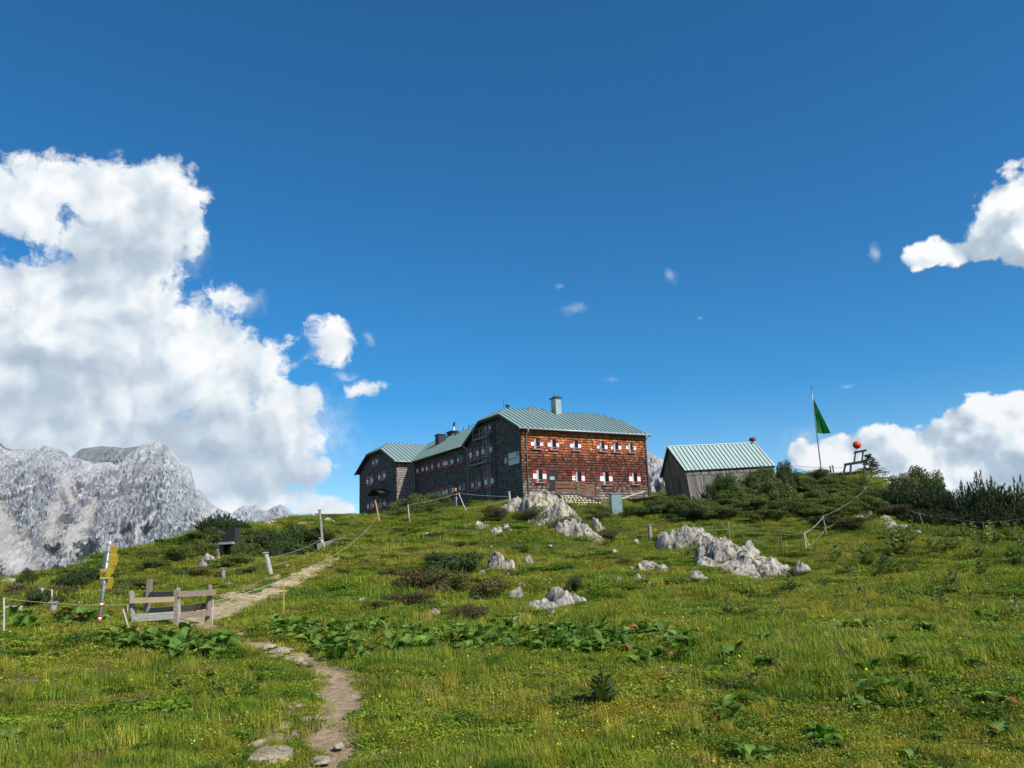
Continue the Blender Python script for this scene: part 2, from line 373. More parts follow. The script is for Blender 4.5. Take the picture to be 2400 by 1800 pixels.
def bare_mask(X, Y):
    X = np.atleast_1d(X); Y = np.atleast_1d(Y); m = np.zeros(len(X))
    for p, r in BARE: m = np.maximum(m, 1.05 - np.hypot(X - p[0], (Y - p[1]) * 0.7) / (r * 2.3))
    return np.clip(m, 0, 1)
def nvec(X, Y, f, o=3, s=0.0): return np.array([fbm(x, y, f, o, s) for x, y in zip(X, Y)])

def build_ground():
    core = np.concatenate([np.arange(-75, -30, .55), np.arange(-30, 30, .34), np.arange(30, 75.1, .55)])
    outx = 75 * (120 ** (np.arange(1, 15) / 14.0))
    xs = np.concatenate([-outx[::-1], core, outx])
    yc = np.concatenate([np.arange(-14, 3, 1.0), np.arange(3, 26, .24), np.arange(26, 82, .42), np.arange(82, 132, .9)])
    outy = 132 * (75 ** (np.arange(1, 15) / 14.0))
    ys = np.concatenate([[-9000, -3000, -900, -300, -110, -50, -25], yc, outy])
    X, Y = np.meshgrid(xs, ys); X = X.ravel(); Y = Y.ravel(); Z = gz(X, Y)
    dm = dirt_mask(X, Y); Z -= 0.05 * np.clip(dm, 0, .8) * (np.hypot(X, Y) < 100)
    nx, ny = len(xs), len(ys)
    i = np.arange(nx * ny).reshape(ny, nx)
    F = np.stack([i[:-1, :-1].ravel(), i[:-1, 1:].ravel(), i[1:, 1:].ravel(), i[1:, :-1].ravel()], 1)
    me = bpy.data.meshes.new('ground'); me.from_pydata(np.stack([X, Y, Z], 1).tolist(), [], F.tolist())
    near = np.hypot(X, Y - 45) < 120
    for nm, val in (('dirt', dm), ('bare', bare_mask(X, Y))):
        a = me.attributes.new(nm, 'FLOAT', 'POINT'); a.data.foreach_set('value', (val * near).astype(np.float32))
    me.polygons.foreach_set('use_smooth', [True] * len(me.polygons)); me.update()
    o = bpy.data.objects.new('ground', me); COL.objects.link(o); tag(o, 'green alpine meadow rising to the mountain hut', 'ground', kind='structure')
    m = bpy.data.materials.new('meadow'); m.use_nodes = True; T = NT(m.node_tree); b = T.n['Principled BSDF']
    pos = T.new('ShaderNodeNewGeometry').outputs['Position']
    n_big = T.noise(pos, 0.16, 4, 0.55); n_mid = T.noise(pos, 1.1, 5, 0.6); n_fine = T.noise(pos, 14.0, 5, 0.7)
    g = T.ramp(n_big, [(0.30, (0.050, 0.078, 0.012)), (0.5, (0.080, 0.098, 0.015)), (0.7, (0.115, 0.115, 0.022))])
    g = T.mix(T.maprange(n_mid, .5, .75), g, (0.085, 0.078, 0.022, 1))
    g = T.mix(T.maprange(n_mid, .48, .25), g, (0.022, 0.040, 0.008, 1))
    g = T.mix(1.0, g, T.maprange(n_fine, .25, .75, .45, 1.55, smooth=False), 'MULTIPLY')
    at1 = T.new('ShaderNodeAttribute', attribute_name='dirt').outputs['Fac']; at2 = T.new('ShaderNodeAttribute', attribute_name='bare').outputs['Fac']
    dn = T.noise(pos, 2.6, 6, 0.7)
    soil = T.ramp(T.noise(pos, 9.0, 7, 0.7), [(0.25, (0.20, 0.132, 0.072)), (0.5, (0.40, 0.29, 0.175)), (0.72, (0.55, 0.44, 0.29))])
    farpale = T.maprange(T.new('ShaderNodeSeparateXYZ').outputs[0], 0, 1)
    sp = T.new('ShaderNodeSeparateXYZ'); T.l.new(pos, sp.inputs[0])
    pale = T.ramp(T.noise(pos, 4.0, 7, 0.75), [(0.30, (0.13, 0.105, 0.040)), (0.44, (0.34, 0.26, 0.14)), (0.56, (0.50, 0.40, 0.24)), (0.72, (0.62, 0.54, 0.38))])
    soil = T.mix(T.maprange(sp.outputs[1], 13.0, 17.0), soil, pale)
    f = T.maprange(T.math('ADD', at1, T.math('MULTIPLY', T.math('SUBTRACT', dn, .5), 2.2)), 0.28, 0.62)
    dryc = T.ramp(n_fine, [(.3, (0.15, 0.115, 0.050)), (.7, (0.32, 0.25, 0.12))])
    f2 = T.maprange(T.math('ADD', at2, T.math('MULTIPLY', T.math('SUBTRACT', dn, .5), 1.4)), 0.2, 0.6)
    c = T.mix(f2, g, dryc); c = T.mix(f, c, soil)
    T.put(b.inputs['Base Color'], c); b.inputs['Roughness'].default_value = .95; b.inputs['Specular IOR Level'].default_value = .1
    bn = T.new('ShaderNodeBump'); bn.inputs['Strength'].default_value = .9; bn.inputs['Distance'].default_value = .08
    T.l.new(T.noise(pos, 9.0, 8, .75), bn.inputs['Height']); T.l.new(bn.outputs[0], b.inputs['Normal'])
    me.materials.append(m); return o
GROUND = build_ground()

# ------------------------------------------------------------------ mountains
def rock_wall_mat(name, light, dark, veg, scale, vegz, snow=0.0):
    m = bpy.data.materials.new(name); m.use_nodes = True; T = NT(m.node_tree); b = T.n['Principled BSDF']
    geo = T.new('ShaderNodeNewGeometry'); pos = geo.outputs['Position']
    wv_ = T.vmath('MULTIPLY', T.vmath('SUBTRACT', T.noise(pos, scale * 1.3, 3, .5, out='Color'), (.5, .5, .5)), (.6 / scale, .3 / scale, .2 / scale)); st = T.vmath('MULTIPLY', T.vmath('ADD', pos, wv_), (1, .45, .24))
    n1 = T.noise(st, scale * 9, 9, .74, 0.5); n2 = T.noise(pos, scale * 1.6, 5, .6); n3 = T.noise(st, scale * 40, 6, .7)
    c = T.ramp(n1, [(0.34, dark), (0.42, tuple(.6 * a + .4 * d for a, d in zip(light, dark))), (0.52, light), (0.7, tuple(min(1, 1.2 * a) for a in light))])
    c = T.mix(1.0, c, T.maprange(n3, .3, .7, .78, 1.18, smooth=False), 'MULTIPLY')
    sep = T.new('ShaderNodeSeparateXYZ'); T.l.new(geo.outputs['Normal'], sep.inputs[0])
    scr = T.new('ShaderNodeAttribute', attribute_name='scree').outputs['Fac']
    c = T.mix(T.maprange(T.math('ADD', scr, T.math('MULTIPLY', T.math('SUBTRACT', n2, .5), 1.0)), .12, .42), c, T.mix(T.maprange(n3, .3, .7), (.42, .40, .385, 1), (.54, .52, .495, 1)))
    vg = T.new('ShaderNodeAttribute', attribute_name='veg').outputs['Fac']
    vn = T.noise(pos, scale * 14, 7, .7)
    c = T.mix(T.maprange(T.math('ADD', vg, T.math('MULTIPLY', T.math('SUBTRACT', vn, .5), 2.4)), .50, .66), c, (*veg, 1))
    T.put(b.inputs['Base Color'], c); b.inputs['Roughness'].default_value = .95; b.inputs['Specular IOR Level'].default_value = .1
    bn = T.new('ShaderNodeBump'); bn.inputs['Strength'].default_value = 1.0; bn.inputs['Distance'].default_value = .10 / scale
    T.l.new(n1, bn.inputs['Height']); T.l.new(bn.outputs[0], b.inputs['Normal'])
    return m
def massif(name, label, ridge, r0, r1, zb, mt, nu=260, nv=150, amp=1.0, power=1.0, fans=(), vegs=(), seed=0.0):
    """mountain face: foot at distance r0, crest at r1 following the given skyline (photo pixels)"""
    xs = np.array([p[0] for p in ridge], float); A = []; ZR = []
    for x, y in ridge:
        d = ray(x, y); h = math.hypot(d[0], d[1]); A.append(math.atan2(d[0], d[1])); ZR.append(EYE[2] + r1 * d[2] / h)
    A = np.array(A); ZR = np.array(ZR); az = np.linspace(A[0], A[-1], nu); zr = np.interp(az, A, ZR)
    zs = zr.copy()                                     # smoothed crest: lower face does not copy every notch
    for _ in range(60): zs[1:-1] = (zs[:-2] + zs[1:-1] + zs[2:]) / 3
    V = []; SC = []; VG = []
    nback = 14
    for j in range(nv + nback):
        t = j / (nv - 1)
        for i in range(nu):
            a = az[i]
            if j < nv:
                r = r0 + (r1 - r0) * t
                top = zs[i] * (1 - t ** 3) + zr[i] * t ** 3
                z = zb + (top - zb) * t ** power
            else:
                k = (j - nv + 1) / nback; r = r1 + (r1 - r0) * .5 * k; z = zr[i] - (zr[i] - zb) * k ** 1.1
            x, y = r * math.sin(a), r * math.cos(a); s = 1 / (r1 - r0)
            q = Vector((x * s * 9 + .8 * mnoise.noise(Vector((x * s * 3, z * s * 3, seed))), y * s * 1.6, z * s * 3.2 + seed))
            n = mnoise.ridged_multi_fractal(q, .9, 2.1, 6, 1.0, 2.0) - 1.1
            n2 = mnoise.fractal(Vector((x * s * 40, y * s * 12, z * s * 26 + seed)), .6, 2.0, 5)
            sc = 0.0
            px, py = proj((x, y, z)) if (fans or vegs) else (0, 0)
            for f in fans:
                (xa, ya, wa), (xb, yb, wb) = f; L2 = (xb - xa) ** 2 + (yb - ya) ** 2; tt = min(1, max(0, ((px - xa) * (xb - xa) + (py - ya) * (yb - ya)) / L2))
                sc = max(sc, 1.25 - math.hypot(px - xa - tt * (xb - xa), py - ya - tt * (yb - ya)) / (wa + (wb - wa) * tt))
            sc = max(0.0, min(1.0, sc)); n *= 1 - .6 * sc; n2 *= 1 - .9 * sc
            env = math.sin(min(t, 1) * math.pi) ** .6 if t < 1 else 0
            dr = (n * .085 + n2 * .030) * (r1 - r0) * amp
            z2 = z + (n2 * .02 + n * .012) * (r1 - r0) * amp * (env + .12)
            x, y = (r - dr * (env + .05)) * math.sin(a), (r - dr * (env + .05)) * math.cos(a)
            V.append((x, y, z2))
            vg = max([0] + [1.25 - math.hypot((px - q0) / rx, (py - q1) / ry) for q0, q1, rx, ry in vegs])
            SC.append(max(0, min(1, sc))); VG.append(max(0, min(1, vg)))
    nj = nv + nback; F = [(j * nu + i, j * nu + i + 1, (j + 1) * nu + i + 1, (j + 1) * nu + i) for j in range(nj - 1) for i in range(nu - 1)]
    me = bpy.data.meshes.new(name); me.from_pydata(V, [], F); me.materials.append(mt)
    for nm, val in (('scree', SC), ('veg', VG)):
        a_ = me.attributes.new(nm, 'FLOAT', 'POINT'); a_.data.foreach_set('value', np.array(val, np.float32))
    me.update()
    o = bpy.data.objects.new(name, me); COL.objects.link(o); tag(o, label, 'mountain', kind='structure'); return o
M_LIME = rock_wall_mat('limestone_face', (.50, .51, .53), (.26, .28, .31), (.030, .050, .036), 1 / 300.0, 0)
M_FAR = rock_wall_mat('far_limestone', (.46, .47, .49), (.22, .24, .27), (.050, .085, .045), 1 / 700.0, 0)
massif('mountain', 'huge pale grey limestone massif at the left edge, crest in cloud',
       [(-420, 1040), (-250, 1010), (-120, 1050), (-60, 1012), (0, 1034), (12, 1046), (30, 1052), (70, 1052), (105, 1043), (135, 1050), (165, 1070), (205, 1080), (262, 1083), (274, 1092), (300, 1066), (330, 1043), (352, 1036), (385, 1036), (402, 1056), (420, 1076), (446, 1095), (452, 1120), (458, 1138), (480, 1160), (500, 1184), (530, 1198), (560, 1214), (620, 1245), (680, 1300), (760, 1370)],
       2100, 3300, -330, M_LIME, nu=420, nv=200, power=.85, seed=2.3,
       fans=[((-20, 1195, 34), (60, 1350, 60)), ((225, 1175, 8), (165, 1265, 34)), ((140, 1170, 12), (120, 1240, 26)), ((318, 1215, 4), (322, 1290, 7)), ((322, 1235, 3), (370, 1195, 6)), ((150, 1130, 10), (170, 1180, 14)), ((470, 1190, 5), (480, 1235, 16)), ((0, 1210, 20), (30, 1330, 30)), ((240, 1340, 40), (330, 1290, 14)), ((180, 1150, 6), (150, 1120, 12))],
       vegs=[(205, 1282, 44, 30), (120, 1350, 70, 26), (20, 1372, 90, 16), (260, 1345, 60, 18), (330, 1318, 50, 14), (-30, 1335, 50, 30), (295, 1232, 22, 12), (345, 1235, 18, 10), (400, 1330, 160, 40), (120, 1275, 30, 10), (30, 1385, 120, 20)])
massif('mountain', 'dark rocky shoulder with a snow patch behind the limestone crest', [(150, 1085), (190, 1052), (240, 1045), (290, 1050), (330, 1046), (360, 1080)], 3400, 3900, 200, rock_wall_mat('dark_shoulder', (.30, .31, .33), (.20, .21, .23), (.2, .2, .2), 1 / 900.0, 0), nu=60, nv=40, seed=8)
massif('mountain', 'pointed grey peak seen between the bunker and the hut', [(540, 1240), (570, 1224), (600, 1213), (625, 1196), (646, 1186), (657, 1182), (672, 1190), (690, 1206), (700, 1217), (712, 1222), (740, 1232)], 4600, 5400, 40, M_FAR, nu=90, nv=50, seed=5.5, power=.9, vegs=[(690, 1235, 30, 14), (560, 1250, 40, 12)])
massif('mountain', 'hazy grey twin peak behind the pointed one', [(500, 1230), (540, 1205), (560, 1190), (575, 1184), (585, 1188), (600, 1183), (615, 1195), (640, 1205), (670, 1225)], 6600, 7600, 60, M_FAR, nu=70, nv=40, seed=6.5)
massif('mountain', 'low grey and green rocky hill just left of the hut', [(670, 1245), (700, 1220), (712, 1206), (730, 1203), (745, 1210), (765, 1203), (790, 1208), (815, 1213), (850, 1225), (900, 1240)], 3300, 3900, 20, M_FAR, nu=70, nv=40, seed=7.5, vegs=[(800, 1225, 60, 14), (740, 1235, 40, 8)])
massif('mountain', 'steep pale rock face glimpsed between hut and barn', [(1440, 1150), (1480, 1090), (1516, 1058), (1526, 1062), (1545, 1072), (1565, 1085), (1600, 1110), (1660, 1150), (1720, 1200)], 1500, 2100, -60, rock_wall_mat('pale_face', (.50, .50, .50), (.15, .17, .18), (.04, .07, .04), 1 / 420.0, 0), nu=110, nv=90, power=.9, seed=11.0, vegs=[(1545, 1148, 40, 10)])
# ------------------------------------------------------------------ mountain hut
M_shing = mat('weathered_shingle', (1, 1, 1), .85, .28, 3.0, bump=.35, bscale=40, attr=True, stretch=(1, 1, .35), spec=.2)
M_back = mat('wall_backing', (.035, .028, .024), .9, .2)
M_roof = mat('patina_sheet_metal', (.235, .335, .325), .42, .15, 1.1, bump=.05, bscale=8, metal=.0, col2=(.265, .365, .352), spec=.5, rnd=.05)
M_seam = mat('seam_metal', (.10, .16, .158), .5, .1, 1)
M_trim = mat('dark_timber', (.055, .045, .038), .85, .35, 6, stretch=(1, 1, 4))
M_gut = mat('zinc_gutter', (.36, .38, .37), .45, .12, 2, metal=.25)
M_red = mat('shutter_red', (.36, .022, .038), .55, .14, 5)
M_white = mat('shutter_white', (.74, .74, .72), .6, .07, 5)
M_glass = mat('dark_window_glass', (.010, .011, .013), .22, .3, 2, spec=.22)
M_frame = mat('window_frame_grey', (.30, .30, .30), .6, .12, 5)
M_brown = mat('brown_boards', (.155, .085, .050), .8, .35, 5, bump=.3, bscale=25, stretch=(1, 1, 5))
M_boards = mat('grey_weathered_boards', (.185, .170, .150), .88, .35, 3, bump=.4, bscale=25, stretch=(1, 1, .2), attr=True)
M_iron = mat('galvanised_steel', (.30, .32, .33), .45, .15, 3, metal=.5)
M_darkiron = mat('dark_iron', (.045, .048, .05), .6, .25, 3)
M_curt = mat('white_curtain', (.55, .55, .53), .9, .1, 4)

def hploc(P): d = np.array(P) - HC; return np.array([d @ HU, d @ HV, d[2]])
def onp(x, y, ax, val):
    """point of the hut (u, v, z) seen at a photo pixel on the plane u/v/z = val"""
    n = (HU, HV, HZ)[ax]; v = ray(x, y); t = (val - (EYE - HC) @ n) / (v @ n); return hploc(EYE + v * t)
hut = thing('mountain_hut', 'large shingled mountain hut with green metal roofs and red and white shutters', 'mountain hut', HC)
S1, S2, S3 = (9.34 - 6.36) / 5.95, (10.04 - 6.36) / 6.1, (9.53 - 6.36) / 7.15
ZE = 6.36
def clip(P, ax, val, keep):
    """cut a 2D polygon by x<=val / x>=val"""
    out = []
    for i in range(len(P)):
        a, b = P[i], P[(i + 1) % len(P)]; ia, ib = (a[ax] - val) * keep >= -1e-9, (b[ax] - val) * keep >= -1e-9
        if ia: out.append(a)
        if ia != ib:
            t = (val - a[ax]) / (b[ax] - a[ax]); out.append(tuple(a[k] + (b[k] - a[k]) * t for k in range(2)))
    return out
def metal_roof(parent, pts, e, m, spacing=.56, thick=.05, name='roof_panel', rib=.085, first=0.0, tf=hp):
    """standing-seam roof plane: one panel object per strip, each with its raised seam"""
    W = [tf(*p) for p in pts]; e = np.array(e, float); e /= np.linalg.norm(e)
    n = sum((np.cross(W[i] - W[0], W[i + 1] - W[0]) for i in range(1, len(W) - 1)), np.zeros(3)); n /= np.linalg.norm(n)
    if n[2] < 0: n = -n
    sdir = np.cross(n, e); sdir = sdir if sdir[2] > 0 else -sdir
    o = W[0]; Q = [((p - o) @ e, (p - o) @ sdir) for p in W]
    lo, hi = min(q[0] for q in Q), max(q[0] for q in Q); x = lo + first * spacing - (spacing if first else 0)
    while x < hi - 1e-6:
        S = clip(clip(Q, 0, max(x, lo), 1), 0, min(x + spacing, hi), -1)
        if len(S) >= 3:
            mb = MB(); mb.poly([o + e * a + sdir * b for a, b in S], thick, n)
            edge = [b for a, b in S if abs(a - max(x, lo)) < 1e-5]
            if len(edge) >= 2 and max(edge) - min(edge) > .15:
                mb.box(o + e * max(x, lo), e, sdir, n, (.0, .05), (min(edge), max(edge)), (.002, rib), 1)
            mb.build(name, [m, M_seam], parent)
        x += spacing
def shingles(parent, O, a, n, top, amin, amax, z0, z1, holes, colf, rowh=.25, wmin=.15, wmax=.30, seed=1, name='shingle_cladding'):
    """real overlapping shingles on a wall plane; O origin, a along, n outward; top(a) is the wall height there"""
    rg = random.Random(seed); V = []; F = []; C = []; row = 0; z = z0
    while z < z1:
        x = amin - rg.random() * .2
        while x < amax:
            w = rg.uniform(wmin, wmax); xa, xb = max(x, amin), min(x + w - .008, amax); x += w
            if xb - xa < .03: continue
            xm = (xa + xb) / 2; zt = min(z + rowh * 1.12, top(xm))
            if zt - z < .05: continue
            zb = z + rg.uniform(-.022, .012)
            if any(h[0] < xm < h[1] and h[2] < z + rowh * .5 < h[3] for h in holes): continue
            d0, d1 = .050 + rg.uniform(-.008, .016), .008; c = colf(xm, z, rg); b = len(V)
            ck = tuple(q * .30 for q in c); zm = zb + rowh * .2; dm_ = d0 * .88  # row shadow lines painted into the colour: lower strip of each shingle darkened
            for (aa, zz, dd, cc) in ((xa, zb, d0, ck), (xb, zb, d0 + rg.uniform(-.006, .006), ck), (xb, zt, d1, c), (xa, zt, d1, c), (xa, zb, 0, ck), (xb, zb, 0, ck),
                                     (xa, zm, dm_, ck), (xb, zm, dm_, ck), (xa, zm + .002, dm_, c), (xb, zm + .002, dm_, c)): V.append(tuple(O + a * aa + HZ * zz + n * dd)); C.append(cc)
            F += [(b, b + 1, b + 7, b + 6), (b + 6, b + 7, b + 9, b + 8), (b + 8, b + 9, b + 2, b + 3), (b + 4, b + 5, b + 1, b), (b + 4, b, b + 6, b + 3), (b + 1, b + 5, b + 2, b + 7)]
        z += rowh; row += 1
    mb = MB(); mb.v, mb.f, mb.c, mb.n, mb.m = V, F, C, len(V), [0] * len(F)
    o = mb.build(name, M_shing, parent); o['kind'] = 'stuff'; return o
NU, NV = -HU, -HV        # outward normals of the shaded gable side and of the sunlit side

def wall(name, P, nrm, parent=hut): return MB().poly([hp(*p) for p in P], .3, nrm).build(name, M_back, parent)
def top_main(v): return min(ZE + S1 * (min(v, 10.94 - v) + .48) - .16, 8.42)
def top_left(v): return min(ZE + S3 * (min(v - 25.1, 39.4 - v)) - .16, 8.5)
def wallz(topf, v0, v1, u):
    vs_ = np.linspace(v0, v1, 23); return [(u, v0, -1.2)] + [(u, v, topf(v)) for v in vs_] + [(u, v1, -1.2)]
# walls
w_front = wall('front_wall', [(0, 0, -1.2), (14.9, 0, -1.2), (14.9, 0, 6.2), (0, 0, 6.2)], NV)
w_gable = wall('gable_wall', wallz(top_main, 0, 10.94, 0), NU)
w_right = wall('end_wall', [(14.9, v, z) for _, v, z in wallz(top_main, 0, 10.94, 0)], HU)
w_back = wall('rear_wall', [(0, 10.94, -1.2), (14.9, 10.94, -1.2), (14.9, 10.94, 6.2), (0, 10.94, 6.2)], HV)
w_mid = wall('wing_wall', [(.12, 10.94, -1.2), (.12, 25.6, -1.2), (.12, 25.6, 6.45), (.12, 10.94, 6.45)], NU)
w_side = wall('side_wall', [(-2.3, 25.6, -1.2), (11, 25.6, -1.2), (11, 25.6, 6.3), (-2.3, 25.6, 6.3)], NV)
w_lgab = wall('far_gable_wall', wallz(top_left, 25.6, 38.9, -2.3), NU)
wall('far_rear_wall', [(-2.3, 38.9, -1.2), (11, 38.9, -1.2), (11, 38.9, 6.3), (-2.3, 38.9, 6.3)], HV)
wall('wing_rear_wall', [(11.1, 10.94, -1.2), (11.1, 25.6, -1.2), (11.1, 25.6, 6.45), (11.1, 10.94, 6.45)], HU)
wall('far_end_wall', [(11, v, z) for _, v, z in wallz(top_left, 25.6, 38.9, 0)], HU)

# windows: two photo pixels each, outer corners of the opened shutters
Z2 = lambda x, y: (1160 + x / 5.185, 900 + y / 5.185)
Z3 = lambda x, y: (1090 + x / 7.9, 940 + y / 7.9)
Z4 = lambda x, y: (960 + x / 7.9, 940 + y / 7.9)
Z1 = lambda x, y: (800 + x / 5.185, 900 + y / 5.185)
Z5 = lambda x, y: (820 + x / 7.9, 1020 + y / 7.9)
HOLES = {'F': [], 'G': [], 'M': [], 'L': []}
FR = {'F': (hp(0, 0, 0), HU, NV, 1, 0.0), 'G': (hp(0, 0, 0), -HV, NU, 0, 0.0), 'M': (hp(.12, 0, 0), -HV, NU, 0, .12), 'L': (hp(-2.3, 0, 0), -HV, NU, 0, -2.3)}
def wcoord(face, px):
    O, a, n, ax, val = FR[face]; q = onp(*px, ax, val); return (q[0] if face == 'F' else -q[1]), q[2]
def window(face, p0, p1, left=True, right=True, sw=.29, box=False, sash=0):
    O, a, n, ax, val = FR[face]; (x0, z1), (x1, z0) = wcoord(face, p0), wcoord(face, p1); W = x1 - x0; s = W * sw
    xa, xb = x0 + (s if left else 0), x1 - (s if right else 0)
    HOLES[face].append((xa - .02, xb + .02, z0 - .02, z1 + .02))
    B = lambda mb, xr, zr, dr, m=0: mb.box(O, a, HZ, n, xr, zr, dr, m)
    fr = MB(); t = .06
    B(fr, (xa - t, xa), (z0 - t, z1 + t), (-.02, .06)); B(fr, (xb, xb + t), (z0 - t, z1 + t), (-.02, .06))
    B(fr, (xa, xb), (z1, z1 + t), (-.02, .06)); B(fr, (xa, xb), (z0 - t, z0), (-.02, .06))
    wd = fr.build('window', M_trim, hut)
    pane = MB(); B(pane, (xa, xb), (z0, z1), (.004, .010)); pane.build('pane', M_glass, wd)
    if sash is not None:
        sh = MB(); xm = xa + (xb - xa) * (.3 if sash else .5)
        B(sh, (xm - .03, xm + .03), (z0, z1), (.012, .04)); B(sh, (xa, xb), (z0 + .16, z0 + .20), (.012, .035)); sh.build('sash', M_frame, wd)
        if sash: cu = MB(); B(cu, (xa + .03, xm - .03), (z0 + .02, z1 - .02), (.0105, .0118)); cu.build('curtain', M_curt, wd)
    for side, on in ((0, left), (1, right)):
        if not on: continue
        xs0, xs1 = (x0, x0 + s) if side == 0 else (x1 - s, x1)
        h = (z1 - z0) / 10; mb = MB(); tw = random.uniform(.05, .085)
        for (f0, f1, mi) in ((0, 2.7, 0), (2.7, 6.7, 1), (6.7, 10, 0)):
            nn = 3
            for k in range(nn):                      # louvre boards within each colour field
                zA, zB = z0 - .03 + (f0 + (f1 - f0) * k / nn) * h, z0 - .03 + (f0 + (f1 - f0) * (k + 1) / nn) * h
                B(mb, (xs0 + .01, xs1 - .01), (zA + .006, zB - .006), (.045, tw), mi)
        B(mb, (xs0 + .012, xs1 - .012), (z0 - .02, z1 - .04), (.03, .048), 0)
        mb.build('shutter', [M_red, M_white], wd)
    sl = MB(); B(sl, (x0 + s * .4, x1 - s * .4), (z0 - .13, z0 - .065), (.03, .20 if not box else .26), 0)
    sl.build('sill', M_red if box else M_frame, wd)
    return wd
for q in [(430, 662, 582, 785), (632, 672, 780, 795), (905, 686, 1047, 805), (1232, 703, 1368, 815), (1400, 708, 1535, 825), (1585, 712, 1715, 830)]:
    window('F', Z2(*q[:2]), Z2(*q[2:]), sash=1)
for q in [(455, 1038, 625, 1190), (930, 1062, 1093, 1212), (1268, 1070, 1428, 1218), (1620, 1076, 1770, 1216)]: window('F', Z2(*q[:2]), Z2(*q[2:]), sash=1)
for q in [(85, 885, 262, 1070), (315, 825, 510, 985), (120, 1455, 298, 1630), (365, 1390, 545, 1570)]: window('G', Z3(*q[:2]), Z3(*q[2:]), box=True, sash=0)
window('G', Z3(375, 445), Z3(490, 545), sash=None)
for q in [(135, 1210, 268, 1330), (308, 1165, 445, 1290), (528, 1100, 668, 1225), (668, 1070, 820, 1190)]: window('M', Z4(*q[:2]), Z4(*q[2:]), box=True)
window('M', Z4(890, 1008), Z4(1006, 1130), right=False, box=True)
for q in [(1040, 1305, 1140, 1400), (1175, 1270, 1262, 1385), (1270, 1245, 1378, 1345)]: window('M', Z1(*q[:2]), Z1(*q[2:]), box=True)
window('M', Z1(1435, 1202), Z1(1512, 1300), right=False, box=True)
for q in [(315, 765, 437, 915), (535, 685, 668, 830), (330, 1240, 455, 1365)]: window('L', Z5(*q[:2]), Z5(*q[2:]), box=True)
window('L', Z5(425, 440), Z5(525, 540), sash=None)
window('L', Z5(520, 1200), Z5(600, 1370), right=False, sash=None)
# doors
def door(face, p0, p1, m):
    O, a, n, ax, val = FR[face]; (x0, z1), (x1, z0) = wcoord(face, p0), wcoord(face, p1); HOLES[face].append((x0, x1, z0, z1))
    d = MB().box(O, a, HZ, n, (x0, x1), (z0, z1), (.004, .03)).build('door', m, hut)
    fr = MB()
    for xr, zr in (((x0 - .07, x0), (z0, z1 + .08)), ((x1, x1 + .07), (z0, z1 + .08)), ((x0, x1), (z1, z1 + .08))): fr.box(O, a, HZ, n, xr, zr, (0, .08))
    fr.build('door_frame', M_trim, d); return d, (O, a, n, x0, x1, z0, z1)
d1, (O, a, n, x0, x1, z0, z1) = door('F', Z2(650, 1050), Z2(762, 1300), mat('dark_door', (.022, .018, .016), .6, .3, 4))
MB().box(O, a, HZ, n, (x0 + .1, x0 + .62), (z0 + 1.05, z0 + 1.35), (.031, .04)).build('door_notice', mat('door_notice', (.30, .36, .38), .5, .15, 6), d1)
door('L', Z5(600, 1130), Z5(690, 1420), mat('dark_door', (.05, .04, .035), .6, .3, 4))

def col_front(x, z, r):
    h = z / 6.3; t = r.random(); k = .72 + .56 * r.random()
    top = np.array([.37, .130, .045]); mid = np.array([.108, .038, .023]); low = np.array([.185, .158, .132])
    edge = h + .16 * mnoise.noise(Vector((x * .35, z * .5, 2))) + r.uniform(-.12, .12)
    c = mid + (top - mid) * float(sstep(.50, .86, edge)); c = c + (low - c) * float(1 - sstep(.04, .24, edge))
    if t > .88: c = c * 1.5 + .02
    elif t < .2: c = c * .55
    return tuple(c * k)
def col_grey(x, z, r):
    k = r.uniform(.62, 1.3); c = np.array([.100, .100, .094]); 
    if r.random() > .9: c = c * 1.5
    return tuple(c * k)
def col_side(x, z, r): k = r.uniform(.6, 1.3); return tuple(np.array([.27, .235, .20]) * k)
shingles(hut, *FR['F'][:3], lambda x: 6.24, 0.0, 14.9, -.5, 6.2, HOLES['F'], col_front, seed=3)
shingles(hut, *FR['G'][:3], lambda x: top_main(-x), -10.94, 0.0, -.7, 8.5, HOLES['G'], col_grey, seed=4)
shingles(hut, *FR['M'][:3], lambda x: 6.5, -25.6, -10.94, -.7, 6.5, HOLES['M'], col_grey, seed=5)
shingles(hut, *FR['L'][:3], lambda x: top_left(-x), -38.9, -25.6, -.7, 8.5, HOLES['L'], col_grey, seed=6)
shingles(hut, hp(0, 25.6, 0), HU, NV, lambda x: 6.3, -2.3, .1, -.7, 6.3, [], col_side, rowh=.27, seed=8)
shingles(hut, hp(14.9, 0, 0), HV, HU, lambda x: top_main(x), 0, 10.94, -.5, 8.4, [], col_grey, seed=9)

